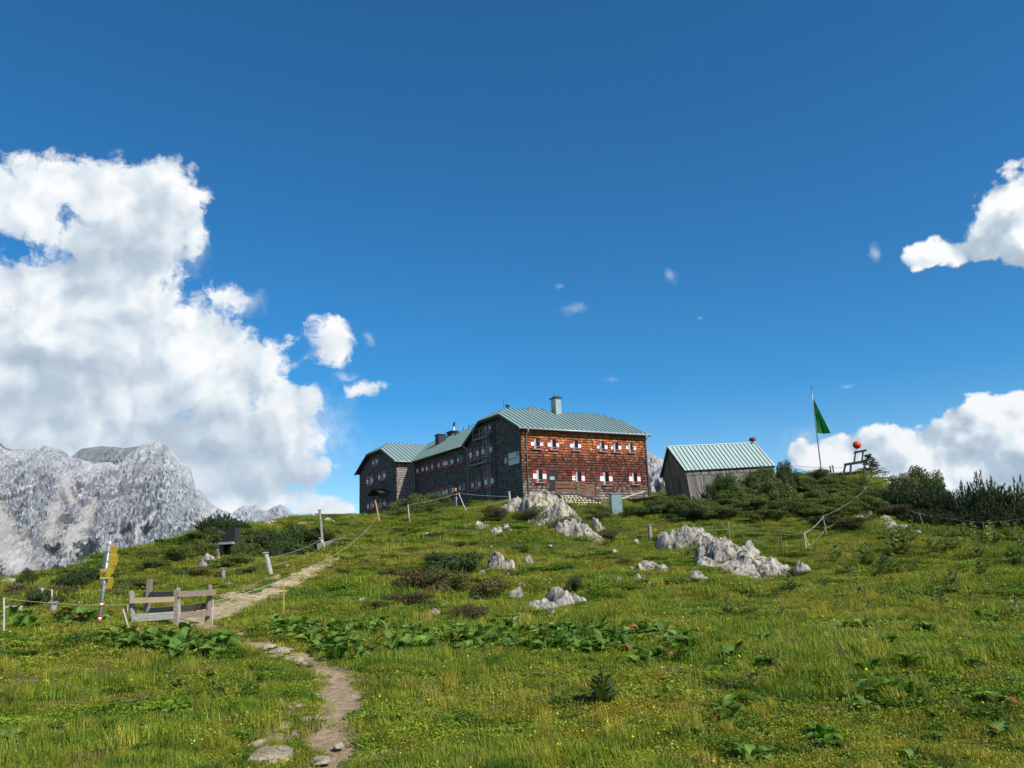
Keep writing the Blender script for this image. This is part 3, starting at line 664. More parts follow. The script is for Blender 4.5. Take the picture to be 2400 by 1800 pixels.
# roofs
def under(P, t=.12):
    """timber deck just below a metal plane"""
    W = [hp(*p) for p in P]; n = np.cross(W[1] - W[0], W[2] - W[0]); n = n / np.linalg.norm(n); n = n if n[2] > 0 else -n
    return [w - n * .055 for w in W], n
def roof(planes, label):
    r = None; mb = MB()
    for P, e in planes:
        W, n = under(P); mb.poly(W, .10, n)
    r = mb.build('roof', M_trim, hut); r['label'] = label
    for P, e in planes: metal_roof(r, P, e, M_roof)
    return r
XA = 4.44
front = [(-.5, -.48, ZE), (15.1, -.48, ZE), (15.1, 3.4, 8.30), (13.35, 5.47, 9.34), (6.76, 5.47, 9.34), (5.6, 6.87, 10.04), (XA, 5.47, 9.34), (1.4, 5.47, 9.34), (-.5, 3.4, 8.30)]
def split_front():
    # the hipped end of the wing roof rises out of the same plane: two convex pieces
    main_ = [(-.5, -.48, ZE), (15.1, -.48, ZE), (15.1, 3.4, 8.303), (13.35, 5.47, 9.34), (1.4, 5.47, 9.34), (-.5, 3.4, 8.303)]
    tri = [(XA, 5.47, 9.34), (6.76, 5.47, 9.34), (5.6, 6.87, 10.041)]
    return main_, tri
pf, pt = split_front()
rmain = roof([(pf, HU), (pt, HU), ([(-.5, 11.42, ZE), (15.1, 11.42, ZE), (15.1, 7.54, 8.303), (13.35, 5.47, 9.34), (1.4, 5.47, 9.34), (-.5, 7.54, 8.303)], HU),
              ([(-.5, 3.4, 8.303), (1.4, 5.47, 9.34), (-.5, 7.54, 8.303)], HV), ([(15.1, 3.4, 8.303), (13.35, 5.47, 9.34), (15.1, 7.54, 8.303)], HV)], 'half-hipped green metal roof over the sunlit front block')
rmid = roof([([(-.5, 11.3, ZE), (XA, 5.47, 9.34), (5.6, 6.87, 10.04), (5.6, 33.4, 10.04), (-.5, 27.2, ZE)], HV),
             ([(11.7, 11.3, ZE), (6.76, 5.47, 9.34), (5.6, 6.87, 10.04), (5.6, 33.4, 10.04), (11.7, 27.2, ZE)], HV)], 'long green metal roof over the linking wing')
ZL = 8.41
rleft = roof([([(-2.8, 25.1, ZE), (11.5, 25.1, ZE), (11.5, 32.25, 9.53), (-.85, 32.25, 9.53), (-2.8, 29.72, ZL)], HU),
              ([(-2.8, 39.4, ZE), (11.5, 39.4, ZE), (11.5, 32.25, 9.53), (-.85, 32.25, 9.53), (-2.8, 34.78, ZL)], HU),
              ([(-2.8, 29.72, ZL), (-.85, 32.25, 9.53), (-2.8, 34.78, ZL)], HV)], 'half-hipped green metal roof over the far gabled block')
def verge(P, r):
    mb = MB()
    for p, q in zip(P[:-1], P[1:]): mb.bar(hp(*p) - HZ * .17, hp(*q) - HZ * .17, .07, .26)
    mb.build('verge_board', M_trim, r)
verge([(-.53, -.5, ZE), (-.53, 3.4, 8.30), (-.53, 7.54, 8.30), (-.53, 11.44, ZE)], rmain)
verge([(15.13, -.5, ZE), (15.13, 3.4, 8.30), (15.13, 7.54, 8.30), (15.13, 11.44, ZE)], rmain)
verge([(-2.83, 25.08, ZE), (-2.83, 29.72, ZL), (-2.83, 34.78, ZL), (-2.83, 39.42, ZE)], rleft)
def gutter(a, b, nm='gutter'):
    return MB().tube([hp(*a), hp(*b)], .085, 8).build(nm, M_gut, hut, True)
gutter((-.5, -.56, ZE - .1), (15.1, -.56, ZE - .1)); gutter((-.58, 11.5, ZE - .1), (-.58, 25.0, ZE - .1)); gutter((-2.8, 25.02, ZE - .1), (-.6, 25.02, ZE - .1))
def pipe(P): MB().tube([hp(*p) for p in P], .055, 8).build('downpipe', M_gut, hut, True)
pipe([(.5, -.56, ZE - .15), (.5, -.52, 6.0), (.5, -.12, 5.7), (.5, -.12, -.4)]); pipe([(14.72, -.56, ZE - .15), (14.72, -.52, 6.0), (14.72, -.12, 5.7), (14.72, -.12, .1)])
pipe([(-.58, 25.2, ZE - .15), (-.1, 25.4, 5.8), (-.05, 25.45, -.3)]); pipe([(-.58, 11.2, ZE - .15), (-.1, 11.1, 5.9), (-.06, 11.1, -.3)])
# chimney with a left face in the shade, cap and rod
ch = MB(); c0 = (7.04, 4.53)
ch.box(hp(c0[0], c0[1], 0), HU, HV, HZ, (0, .66), (0, .9), (8.4, 10.62))
chm = ch.build('chimney', mat('painted_render_green', (.27, .36, .35), .75, .15, 2, bump=.1), rmain)
MB().box(hp(c0[0], c0[1], 0), HU, HV, HZ, (-.12, .78), (-.12, 1.02), (10.62, 10.74)).box(hp(c0[0], c0[1], 0), HU, HV, HZ, (.08, .58), (.12, .78), (10.74, 10.86)).build('chimney_cap', M_darkiron, rmain)
MB().tube([hp(7.2, 5.0, 10.86), hp(7.2, 5.0, 11.35)], .02, 5).build('lightning_rod', M_darkiron, rmain)
MB().tube([hp(1.8, 5.47, 9.3), hp(1.8, 5.47, 9.62)], [.16, .14], 10).tube([hp(1.8, 5.47, 9.62), hp(1.8, 5.47, 9.70)], [.28, .26], 12).build('vent_pipe', M_darkiron, rmain)
MB().tube([hp(1.35, 5.47, 9.3), hp(1.35, 5.47, 10.3)], .018, 5).build('lightning_rod', M_darkiron, rmain)
# stove vent box, smoking chimney pot and skylight on the wing roof
def onmid(x, y):
    n = HZ - S2 * HU; v = ray(x, y); t = ((ZE + .5 * S2) - (EYE - HC) @ n) / (v @ n); return hploc(EYE + v * t)
q = onmid(*Z4(560, 795)); MB().box(hp(*q), HU, HV, HZ, (-.2, .75), (-.15, .95), (-.3, 1.15)).box(hp(*q), HU, HV, HZ, (-.28, .83), (-.23, 1.03), (1.15, 1.25)).build('vent_box', mat('dark_slate_cladding', (.03, .036, .036), .7, .2, 6), rmid)
q = onmid(*Z4(880, 615)); MB().box(hp(*q), HV, (HU + HZ * S2) / np.linalg.norm(HU + HZ * S2), np.cross(HV, HU + HZ * S2) * -1, (-.4, .4), (-.3, .3), (.0, .13)).build('skylight', M_glass, rmid)
q = hploc(hp(5.6, 0, 0)); 
v_ = onp(*Z4(790, 600), 0, 5.6)[1]
MB().box(hp(5.6, v_, 0), HU, HV, HZ, (-.4, .4), (-.7, .7), (9.9, 10.35)).box(hp(5.6, v_, 0), HU, HV, HZ, (-.5, .5), (-.9, .9), (10.35, 10.47)).build('chimney', M_trim, rmid)
MB().tube([hp(5.6, v_ - .5, 10.4), hp(5.6, v_ - .5, 11.0)], [.13, .11], 8).build('chimney_pot', M_white, rmid)
MB().tube([hp(5.6, v_ - .5, 11.0), hp(5.6, v_ - .55, 11.3), hp(5.6, v_ - .75, 11.55)], [.12, .14, .1], 8).build('chimney_cowl', M_darkiron, rmid)
for k in (-3.2, -4.6): MB().tube([hp(5.6, v_ + k, 10.0), hp(5.6, v_ + k, 10.6)], .04, 6).build('roof_hook', M_darkiron, rmid)
MB().bar(hp(5.6, v_ - 4.6, 10.3), hp(5.6, v_ - 8.5, 10.3), .04, .05).build('ridge_rail', M_darkiron, rmid)
# escape ladder with safety hoops and two landings on the gable
def G(x, y, off=0.0):
    c = wcoord('G', Z3(x, y)); return hp(0, -c[0], c[1]) + NU * off
lad = MB(); xl, xr = -wcoord('G', Z3(455, 900))[0], -wcoord('G', Z3(505, 900))[0]
for v in (xl, xr): lad.tube([hp(-.35, v, -.4), hp(-.35, v, 7.6)], .028, 5)
for k in range(27): lad.tube([hp(-.35, xl, -.2 + .29 * k), hp(-.35, xr, -.2 + .29 * k)], .016, 5)
lad.build('ladder', M_iron, hut)
cg = MB(); vc, rr = (xl + xr) / 2, .36
for k in range(9):
    z = 2.2 + k * .62; cg.tube([hp(-.35 - rr * 1.6 * math.sin(t), vc + rr * math.cos(t), z) for t in np.linspace(0, math.pi, 9)], .014, 4, caps=False)
for t in (.6, 1.57, 2.5): cg.tube([hp(-.35 - rr * 1.6 * math.sin(t), vc + rr * math.cos(t), 2.2) for _ in (0,)] + [hp(-.35 - rr * 1.6 * math.sin(t), vc + rr * math.cos(t), 7.2)], .012, 4)
cg.build('ladder_cage', M_iron, hut)
for (xa, ya, xb) in ((200, 1165, 500), (260, 690, 520)):
    pl = MB(); p, q = G(xa, ya), G(xb, ya); vA, vB = wcoord('G', Z3(xa, ya))[0] * -1, wcoord('G', Z3(xb, ya))[0] * -1; z = wcoord('G', Z3((xa + xb) / 2, ya))[1]
    pl.box(hp(0, 0, 0), NU, HV, HZ, (.05, .75), (min(vA, vB), max(vA, vB)), (z - .05, z))
    for v in (vA, (vA + vB) / 2, vB):
        pl.tube([hp(-.73, v, z), hp(-.73, v, z + 1.0)], .02, 5); pl.tube([hp(-.06, v, z - .5), hp(-.7, v, z - .04)], .02, 5)
    for h in (.5, 1.0): pl.tube([hp(-.73, vA, z + h), hp(-.73, vB, z + h)], .018, 5)
    pl.build('landing', M_iron, hut)
MB().tube([hp(-.07, wcoord('G', Z3(585, 1200))[0] * -1, -.4), hp(-.07, wcoord('G', Z3(585, 1200))[0] * -1, 8.1)], .05, 6).build('cable_duct', M_darkiron, hut)

# sign board and emblem
def text_obj(name, s, size, M, m, parent, ext=.004):
    cu = bpy.data.curves.new(name, 'FONT'); cu.body = s; cu.size = size; cu.extrude = ext; cu.align_x = 'CENTER'; cu.align_y = 'CENTER'
    tmp = bpy.data.objects.new('tmp', cu); COL.objects.link(tmp); bpy.context.view_layer.update()
    me = bpy.data.meshes.new_from_object(tmp.evaluated_get(bpy.context.evaluated_depsgraph_get())); bpy.data.objects.remove(tmp)
    me.transform(M); me.materials.clear(); me.materials.append(m); me.transform(Matrix.Translation(Vector(-OFF[parent.name])))
    o = bpy.data.objects.new(name, me); COL.objects.link(o); o.parent = parent; return o
ZS = lambda x, y: (1160 + x / 20.74, 1030 + y / 20.74)
(a0, zt), (a1, zb) = wcoord('G', ZS(690, 690)), wcoord('G', ZS(1225, 1150))
sgn = thing('sign_board', 'pale grey club sign with dark lettering on the shaded gable', 'sign', FR['G'][0] + FR['G'][1] * (a0 + a1) / 2 + HZ * zb)
O, a, n = FR['G'][:3]
MB().box(O, a, HZ, n, (a0, a1), (zb, zt), (.055, .09)).build('panel', mat('sign_panel', (.50, .58, .56), .5, .06, 2), sgn)
M_ink = mat('sign_ink', (.04, .045, .05), .6, .1)
def face_mat(O, a, n, ax_, z_, d_): c = O + a * ax_ + HZ * z_ + n * d_; return Matrix(((a[0], 0, n[0], c[0]), (a[1], 0, n[1], c[1]), (a[2], 1, n[2], c[2]), (0, 0, 0, 1)))
text_obj('lettering', 'Alpenverein', (a1 - a0) * .165, face_mat(O, a, n, a0 + (a1 - a0) * .43, zb + (zt - zb) * .50, .092), M_ink, sgn)
ring = MB(); cx, cz, R0 = a0 + (a1 - a0) * .86, zb + (zt - zb) * .78, (zt - zb) * .13
pts = [(O + a * (cx + R0 * math.cos(t)) + HZ * (cz + R0 * math.sin(t)) + n * .094) for t in np.linspace(0, 2 * math.pi, 17)]
ring.tube(pts, R0 * .26, 5, caps=False); ring.build('emblem', M_ink, sgn)
(e0, ez1), (e1, ez0) = wcoord('G', ZS(462, 880)), wcoord('G', ZS(655, 1200))
ec, ezc, er = (e0 + e1) / 2, (ez0 + ez1) / 2, (ez1 - ez0) / 2
em = thing('wall_emblem', 'white eight-pointed star emblem beside the sign board', 'emblem', O + a * ec + HZ * (ezc - er))
mb = MB(); NP = 16; V = []
for d_ in (.05, .085):
    for k in range(32):
        t = 2 * math.pi * k / 32; rr = er * (1.0 if k % 4 == 0 else .55 if k % 2 else .50); V.append(O + a * (ec + rr * math.sin(t)) + HZ * (ezc + rr * math.cos(t)) + n * d_)
    for k in range(32):
        t = 2 * math.pi * k / 32; V.append(O + a * (ec + er * .3 * math.sin(t)) + HZ * (ezc + er * .3 * math.cos(t)) + n * d_)
F = [(64 + k, 64 + (k + 1) % 32, 96 + (k + 1) % 32, 96 + k) for k in range(32)] + [(k, (k + 1) % 32, 64 + (k + 1) % 32, 64 + k) for k in range(32)] + [(32 + k, 96 + k, 96 + (k + 1) % 32, 32 + (k + 1) % 32) for k in range(32)]
mb.add(V, F); mb.build('star', M_white, em)

# porch canopy over the far entrance
pc = MB(); A0 = wcoord('L', Z5(540, 1100)); A1 = wcoord('L', Z5(740, 1060)); zr = wcoord('L', Z5(655, 985))[1]
vm, ze = -(A0[0] + A1[0]) / 2, min(A0[1], A1[1]); hw = abs(A1[0] - A0[0]) / 2 + .3
for s in (-1, 1): pc.poly([hp(-2.3, vm, zr), hp(-3.8, vm, zr), hp(-3.8, vm + s * hw, ze), hp(-2.3, vm + s * hw, ze)], .08, HZ)
pc.build('porch_roof', mat('porch_shingle', (.04, .042, .042), .9, .3, 6, bump=.3), hut)
pb = MB()
for s in (-1, 1): pb.bar(hp(-2.35, vm + s * hw * .8, ze - .9), hp(-3.6, vm + s * hw * .8, ze - .05), .1, .1)
pb.build('porch_bracket', M_trim, hut)
# ------------------------------------------------------------------ ramp, stone wall, cabinet in front of the hut
Z8 = lambda x, y: (1280 + x / 11.85, 1080 + y / 11.85)
def onv(px, v): return hp(*onp(*px, 1, v))
ramp = thing('entrance_ramp', 'brown board ramp with plank railing below the front door', 'ramp', onv(Z8(560, 900), -1.5))
def ramp_build():
    VP = -1.6
    P = lambda x, y: onv(Z8(x, y), VP)
    dk = MB()
    pa, pb, pc_ = P(300, 900), P(850, 900), P(1520, 1085)
    for s, e in ((pa, pb), (pb, pc_)):
        nseg = max(3, int(np.linalg.norm(e - s) / .16))
        for k in range(nseg):                    # deck boards run from railing to wall
            a_ = s + (e - s) * (k / nseg); b_ = s + (e - s) * ((k + .93) / nseg)
            dk.add([a_, b_, b_ + HV * 1.55, a_ + HV * 1.55] + [q - HZ * .06 for q in (a_, b_, b_ + HV * 1.55, a_ + HV * 1.55)], [(0, 1, 2, 3), (7, 6, 5, 4), (0, 4, 5, 1), (1, 5, 6, 2), (2, 6, 7, 3), (3, 7, 4, 0)])
    dk.build('deck', M_brown, ramp)
    for s, e in ((pa, pb), (pb, pc_)): MB().bar(s - HZ * .13 - HV * .03, e - HZ * .13 - HV * .03, .08, .16).build('edge_beam', M_trim, ramp)
    for (x, y0, y1) in ((258, 565, 880), (838, 575, 890), (1380, 700, 1020)): MB().bar(P(x, y1) - HV * .05, P(x, y0) - HV * .05, .1, .1, upv=HU).build('post', M_brown, ramp)
    for (y0, y1) in ((575, 640), (690, 745), (797, 858)):
        MB().bar(P(268, (y0 + y1) / 2), P(832, (y0 + y1) / 2), .035, (y1 - y0) / 11.85 * .0405, jit=.006).build('rail_plank', M_brown, ramp)
    for k in range(4):
        MB().bar(P(845, 615 + 78 * k), P(1378, 738 + 78 * k), .035, .19, jit=.008).build('rail_plank', M_brown, ramp)
ramp_build()
M_stone = mat('cream_wall_stone', (.58, .52, .37), .9, .22, 3, bump=.3, bscale=12, rnd=.18, col2=(.46, .41, .31))
stw = thing('retaining_wall', 'low cream dry-stone wall supporting the entrance ramp', 'stone wall', onv(Z8(900, 1240), -1.75))
def stone_wall():
    VP = -1.75; rg = random.Random(5)
    lo = lambda x: 1250 - max(0, x - 800) * .09 if x > 700 else 1250
    hi = lambda x: 950 if x < 830 else 950 + (x - 830) * .29
    MB().poly([onv(Z8(x, y), VP + .16) for x, y in ((380, 1300), (1600, 1260), (1600, 1165), (1000, 1000), (830, 948), (380, 948))], .5, NV).build('core', mat('dark_wall_core', (.10, .09, .07), .95, .2), stw)  # dark core seen between the stones
    x = 390; rows = 4
    for r in range(5):
        y0 = 945 + r * 62; x = 385 + (r % 2) * 22
        while x < 1590:
            w = rg.uniform(62, 120); xm = x + w / 2; ya, yb = max(y0 + rg.uniform(-6, 6), hi(xm) + 4), min(y0 + 58 + rg.uniform(-6, 8), lo(xm))
            if yb - ya > 22:
                c = onv(Z8(xm, (ya + yb) / 2), VP); sx, sz = w / 11.85 * .0400 / 2, (yb - ya) / 11.85 * .0400 / 2
                mb = MB(); n = 9; V = []; 
                for d_, q in ((.2, 1.0), (-.02, 1.0), (-.09, .78)):
                    for k in range(n):
                        t = 2 * math.pi * k / n; rr = q * (1 + .0 * k); cxp = abs(math.cos(t)) ** .6 * math.copysign(1, math.cos(t)); szp = abs(math.sin(t)) ** .6 * math.copysign(1, math.sin(t))
                        V.append(c + HU * sx * rr * cxp * rg.uniform(.86, 1.0) + HZ * sz * rr * szp * rg.uniform(.86, 1.0) + HV * d_)
                F = [(i * n + k, (i + 1) * n + k, (i + 1) * n + (k + 1) % n, i * n + (k + 1) % n) for i in range(2) for k in range(n)] + [tuple(2 * n + k for k in range(n))[::-1]]
                mb.add(V, F); mb.build('stone', M_stone, stw)
            x += w + 3
stone_wall()
cab_p = gp(1447, 1206); cab_d = math.hypot(cab_p[0], cab_p[1])
cab = thing('utility_cabinet', 'tall blue-green metal cabinet standing in front of the hut', 'cabinet', cab_p)
M_cab = mat('cabinet_blue_green', (.20, .29, .30), .5, .10, 1.5)
cx_ = np.array([.97, .10, 0]); cx_ /= np.linalg.norm(cx_); cy_ = np.array([-cx_[1], cx_[0], 0])
MB().box(cab_p, cx_, cy_, HZ, (-.44, .44), (-.05, .75), (.02, 1.66)).build('body', M_cab, cab)
MB().box(cab_p, cx_, cy_, HZ, (-.50, .50), (-.12, .82), (1.66, 1.73)).build('top', M_cab, cab)
MB().box(cab_p, cx_, cy_, HZ, (-.40, .40), (-.062, -.052), (.1, 1.6)).build('door', M_cab, cab)
MB().box(cab_p, cx_, cy_, HZ, (.30, .33), (-.09, -.063), (.8, .95)).build('handle', M_darkiron, cab)
MB().box(cab_p, cx_, cy_, HZ, (-.5, .5), (-.1, .8), (-.5, .02)).build('plinth', mat('concrete', (.34, .33, .31), .9, .2, 3, bump=.2), cab)
pl_ = thing('support_pole', 'pale diagonal pole rising behind the cabinet', 'pole', at(1451, 1170, 69))
MB().tube([at(1449, 1171, 69), at(1512, 1151, 73)], .05, 6).build('shaft', mat('bare_pole', (.45, .42, .36), .8, .2, 4), pl_)

# ------------------------------------------------------------------ barn
def build_barn():
    a = math.radians(15.0); O3 = at(1619.6, 1172, 76.2)
    ex = np.array([math.cos(a), math.sin(a), .040]); ey = np.array([-math.sin(a), math.cos(a), 0]); ez = np.array([0, 0, 1.0]) - ex * .105 + ey * .0
    tf = lambda x, y, z: O3 + ex * x + ey * y + ez * z
    L, Wd, He, Hr = 9.3, 4.7, 2.95, 5.25
    barn = thing('barn', 'leaning grey plank barn with a pale green metal roof', 'barn', O3)
    ov = .30; rs = (Hr - He) / (Wd / 2)
    rf = MB()
    pf = [(-.25, -ov, He - ov * rs + .08), (L + .1, -ov, He - ov * rs + .08), (L + .1, Wd / 2, Hr + .08), (-.25, Wd / 2, Hr + .08)]
    pb = [(-.25, Wd + ov, He - ov * rs + .08), (L + .1, Wd + ov, He - ov * rs + .08), (L + .1, Wd / 2, Hr + .08), (-.25, Wd / 2, Hr + .08)]
    for P in (pf, pb):
        W = [tf(*p) for p in P]; n = np.cross(W[1] - W[0], W[2] - W[0]); n = n if n[2] > 0 else -n; n /= np.linalg.norm(n); rf.poly([w - n * .05 for w in W], .08, n)
    rfo = rf.build('roof', M_trim, barn)
    M_broof = mat('pale_patina_sheet', (.325, .42, .39), .45, .06, .8, spec=.45, rnd=.04, col2=(.35, .44, .41))
    for P in (pf, pb): metal_roof(rfo, P, ex, M_broof, spacing=.43, rib=.06, tf=tf)
    rb = MB(); rb.tube([tf(-.25, Wd / 2, Hr + .12), tf(L + .1, Wd / 2, Hr + .12)], .05, 6); rb.build('ridge_cap', M_broof, rfo)
    for s in (0, 1):
        MB().bar(tf(-.28, -ov, He - ov * rs - .02), tf(-.28, Wd / 2, Hr - .02), .05, .2).build('verge_board', M_trim, rfo) if s == 0 else MB().bar(tf(-.28, Wd + ov, He - ov * rs - .02), tf(-.28, Wd / 2, Hr - .02), .05, .2).build('verge_board', M_trim, rfo)
    rg = random.Random(12)
    def planks(name, p, d, n, width, topf, z0, depth, w=(.14, .2)):
        mb = MB(); x = 0
        while x < width:
            ww = rg.uniform(*w); k = rg.uniform(.45, 1.35); zt = topf(min(x + ww / 2, width)); zb = z0 + rg.uniform(-.06, .05)
            if zt - zb > .1:
                dp = depth + rg.uniform(-.012, .015)
                P = [tf(*(np.array(p) + np.array(d) * xx + np.array(n) * dd + np.array((0, 0, zz)))) for zz in (zb, zt) for dd in (0, dp) for xx in (x, min(x + ww - .015, width))]
                mb.add(P, [(0, 2, 3, 1), (4, 5, 7, 6), (0, 1, 5, 4), (2, 6, 7, 3), (0, 4, 6, 2), (1, 3, 7, 5)], col=(k, k * .98, k * .95))
            x += ww
        o = mb.build(name, M_boards, barn); o['kind'] = 'stuff'
    core = MB(); core.add([tf(*q) for q in ((.05, .05, -.8), (L - .05, .05, -.8), (L - .05, Wd - .05, -.8), (.05, Wd - .05, -.8), (.05, .05, He), (L - .05, .05, He), (L - .05, Wd - .05, He), (.05, Wd - .05, He), (.05, Wd / 2, Hr - .05), (L - .05, Wd / 2, Hr - .05))],
        [(0, 1, 5, 4), (1, 2, 6, 9, 5), (2, 3, 7, 6), (3, 0, 4, 8, 7)]); core.build('frame', M_back, barn)
    gt = lambda x: He + (Hr - He) * (1 - abs(x - Wd / 2) / (Wd / 2)) - .03
    planks('plank_cladding', (0, 0, 0), (0, 1, 0), (-1, 0, 0), Wd, lambda x: 2.35, -.1, .04)
    planks('gable_cladding', (0, 0, 0), (0, 1, 0), (-1, 0, 0), Wd, gt, 2.28, .10)
    planks('plank_cladding', (0, 0, 0), (1, 0, 0), (0, -1, 0), L, lambda x: 2.35, -.35, .04)
    planks('eave_cladding', (0, 0, 0), (1, 0, 0), (0, -1, 0), L, lambda x: He - .06, 2.28, .09)
    planks('plank_cladding', (L, 0, 0), (0, 1, 0), (1, 0, 0), Wd, gt, -.1, .04)
    MB().bar(tf(.9, -.12, -.3), tf(.45, -.45, .75), .14, .04).build('loose_board', mat('bleached_board', (.42, .40, .36), .9, .2, 4), barn)
    MB().bar(tf(1.5, -.12, -.1), tf(1.25, -.5, 1.2), .1, .04).build('loose_board', MATS['bleached_board'], barn)
    # siren housing on the ridge
    s0 = tf(L - .25, Wd / 2, Hr + .15); si = thing('roof_siren', 'small dark red ribbed dome on the ridge end of the barn', 'siren', s0)
    mb = MB(); prof = [(0.05, 0), (.05, .12), (.30, .14), (.34, .22), (.30, .30), (.33, .36), (.26, .44), (.12, .50), (.01, .52)]; n = 12
    V = [s0 + np.array([r * math.cos(2 * math.pi * k / n), r * math.sin(2 * math.pi * k / n), z]) for r, z in prof for k in range(n)]
    mb.add(V, [(i * n + k, i * n + (k + 1) % n, (i + 1) * n + (k + 1) % n, (i + 1) * n + k) for i in range(len(prof) - 1) for k in range(n)])
    mb.build('dome', mat('dull_red_paint', (.16, .02, .025), .5, .2, 6), si, True)
    MB().tube([s0 - HZ * .2, s0 + HZ * .1], .05, 6).build('stem', M_darkiron, si)
build_barn()

# ------------------------------------------------------------------ flag, ropeway head, cables
fb = gd(1940, 88); fb = np.array([*at(1927, 1120, 88)[:2], 0]); fb[2] = g1(fb[0], fb[1])
ftop = at(1903, 905, 88)[2]
flag = thing('flagpole', 'tall thin flagpole with a limp green flag on the mound', 'flagpole', fb)
MB().tube([fb - HZ * .3, fb + HZ * (ftop - fb[2]) * .75, np.array([fb[0], fb[1], ftop])], [.06, .05, .03], 8).build('pole', M_iron, flag, True)
MB().tube([fb - HZ * .3, fb + HZ * 1.3], .13, 8).build('pole_sleeve', M_iron, flag, True)
MB().tube([np.array([fb[0], fb[1], ftop - 1.6]), np.array([fb[0], fb[1], ftop])], .035, 6).build('finial', M_darkiron, flag)
def cloth():
    z1, z0 = ftop - 1.5, ftop - 5.0; nu_, nv_ = 15, 24; V = []; C = []
    for j in range(nv_ + 1):
        t = j / nv_; z = z1 + (z0 - z1) * t
        for i in range(nu_ + 1):
            s = i / nu_; wd = .10 + 1.18 * t ** 1.25; zz = z + .18 * s * (1 - t) - .10 * s * t
            x = s * wd; y = .26 * math.sin(s * 9 + t * 2.5) * (.25 + s) * (1.0 - .35 * t) + .1 * math.sin(s * 4)
            V.append(np.array([fb[0] + .06 + x, fb[1] + y, zz])); wq = (.24 < t < .40 and .25 < s < .72 and (i + j) % 3 > 0)
            C.append((5.0, 2.0, 5.0) if wq else (1.0, 1.0, .99))
    mb = MB(); mb.add(V, [(j * (nu_ + 1) + i, j * (nu_ + 1) + i + 1, (j + 1) * (nu_ + 1) + i + 1, (j + 1) * (nu_ + 1) + i) for j in range(nv_) for i in range(nu_)], col=C)
    mb.build('flag', mat('green_flag_cloth', (.012, .17, .045), .8, .12, 2, attr=True, trans=.25), flag, True)
cloth()
def build_lift():
    D = 90.0; K = lambda x, y, dd=0.0: at(1960 + x / 12.76, 1010 + y / 12.76, D + dd)
    b = K(230, 1400); lift = thing('ropeway_tower', 'dark steel ropeway frame carrying an orange warning ball', 'ropeway', (b[0], b[1], g1(b[0], b[1])))
    for dd in (0.0, .9):
        MB().bar(K(235, 1015, dd), K(885, 905, dd), .16, .26).build('crossbeam', M_darkiron, lift)
        MB().bar(K(525, 650, dd), K(890, 580, dd), .14, .2).build('top_beam', M_darkiron, lift)
        for (p, q) in (((268, 1040), (180, 1440)), ((440, 1000), (405, 1440)), ((850, 930), (830, 1500))): MB().bar(K(*q, dd), K(*p, dd), .16, .16, upv=(1, 0, 0)).build('leg', M_darkiron, lift)
        for (p, q) in (((572, 660), (532, 960)), ((805, 610), (765, 920))): MB().bar(K(*q, dd), K(*p, dd), .13, .13, upv=(1, 0, 0)).build('upright', M_darkiron, lift)
    MB().bar(K(285, 1300), K(450, 1345), .1, .12).build('brace', M_darkiron, lift)
    for (x, y) in ((250, 1010), (870, 900), (545, 645), (880, 580)): MB().bar(K(x, y, -.1), K(x, y, 1.0), .14, .18).build('tie_beam', M_darkiron, lift)
    MB().tube([K(582, 650, .3), K(600, 500, .3)], .035, 6).build('ball_stem', M_iron, lift)
    c = K(618, 420, .3); mb = MB(); n = 18; prof = [(math.sin(t) * (1.04 if abs(t - 1.57) < .12 else 1.0), math.cos(t)) for t in np.linspace(0.02, math.pi - .02, 13)]
    V = [c + .42 * np.array([r * math.cos(2 * math.pi * k / n), r * math.sin(2 * math.pi * k / n), z * .96]) for r, z in prof for k in range(n)]
    mb.add(V, [(i * n + (k + 1) % n, i * n + k, (i + 1) * n + k, (i + 1) * n + (k + 1) % n) for i in range(len(prof) - 1) for k in range(n)])
    mb.build('warning_ball', mat('orange_red_plastic', (.62, .06, .025), .45, .08, 3), lift, True)
build_lift()
M_wire = mat('steel_wire', (.06, .06, .065), .6, .2)
def sag(a, b, s, n=14): return [a + (b - a) * t - HZ * s * 4 * t * (1 - t) for t in np.linspace(0, 1, n)]
def wire(pts, label, r=.02):
    b = pts[0]; w_ = thing('ropeway_cable', label, 'cable', b); MB().tube(pts, r, 5).build('cable', M_wire, w_)
wire(sag(at(1850, 1090, 80), at(1985, 1095, 90), .15), 'upper thin cable running from the barn to the ropeway frame')
wire(sag(at(1855, 1094, 80), at(1940, 1119, 89), .1), 'lower thin cable slanting from the barn to the mound')
wire(sag(at(2052, 1105, 90), at(2110, 1128, 110), .1), 'short thin cable leaving the ropeway frame to the right')
for i, (x, lb) in enumerate(((1948, 'left dark stake of the pair right of the flagpole'), (1954, 'right dark stake of the pair right of the flagpole'))):
    p = at(x + 2, 1120, 89); p[2] = g1(p[0], p[1]); t_ = thing('stake', lb, 'stake', p); MB().bar(p - HZ * .3, p + HZ * 1.25 + np.array([-.06, 0, 0]), .12, .1, upv=(1, 0, 0)).build('shaft', M_brown if i else M_trim, t_)

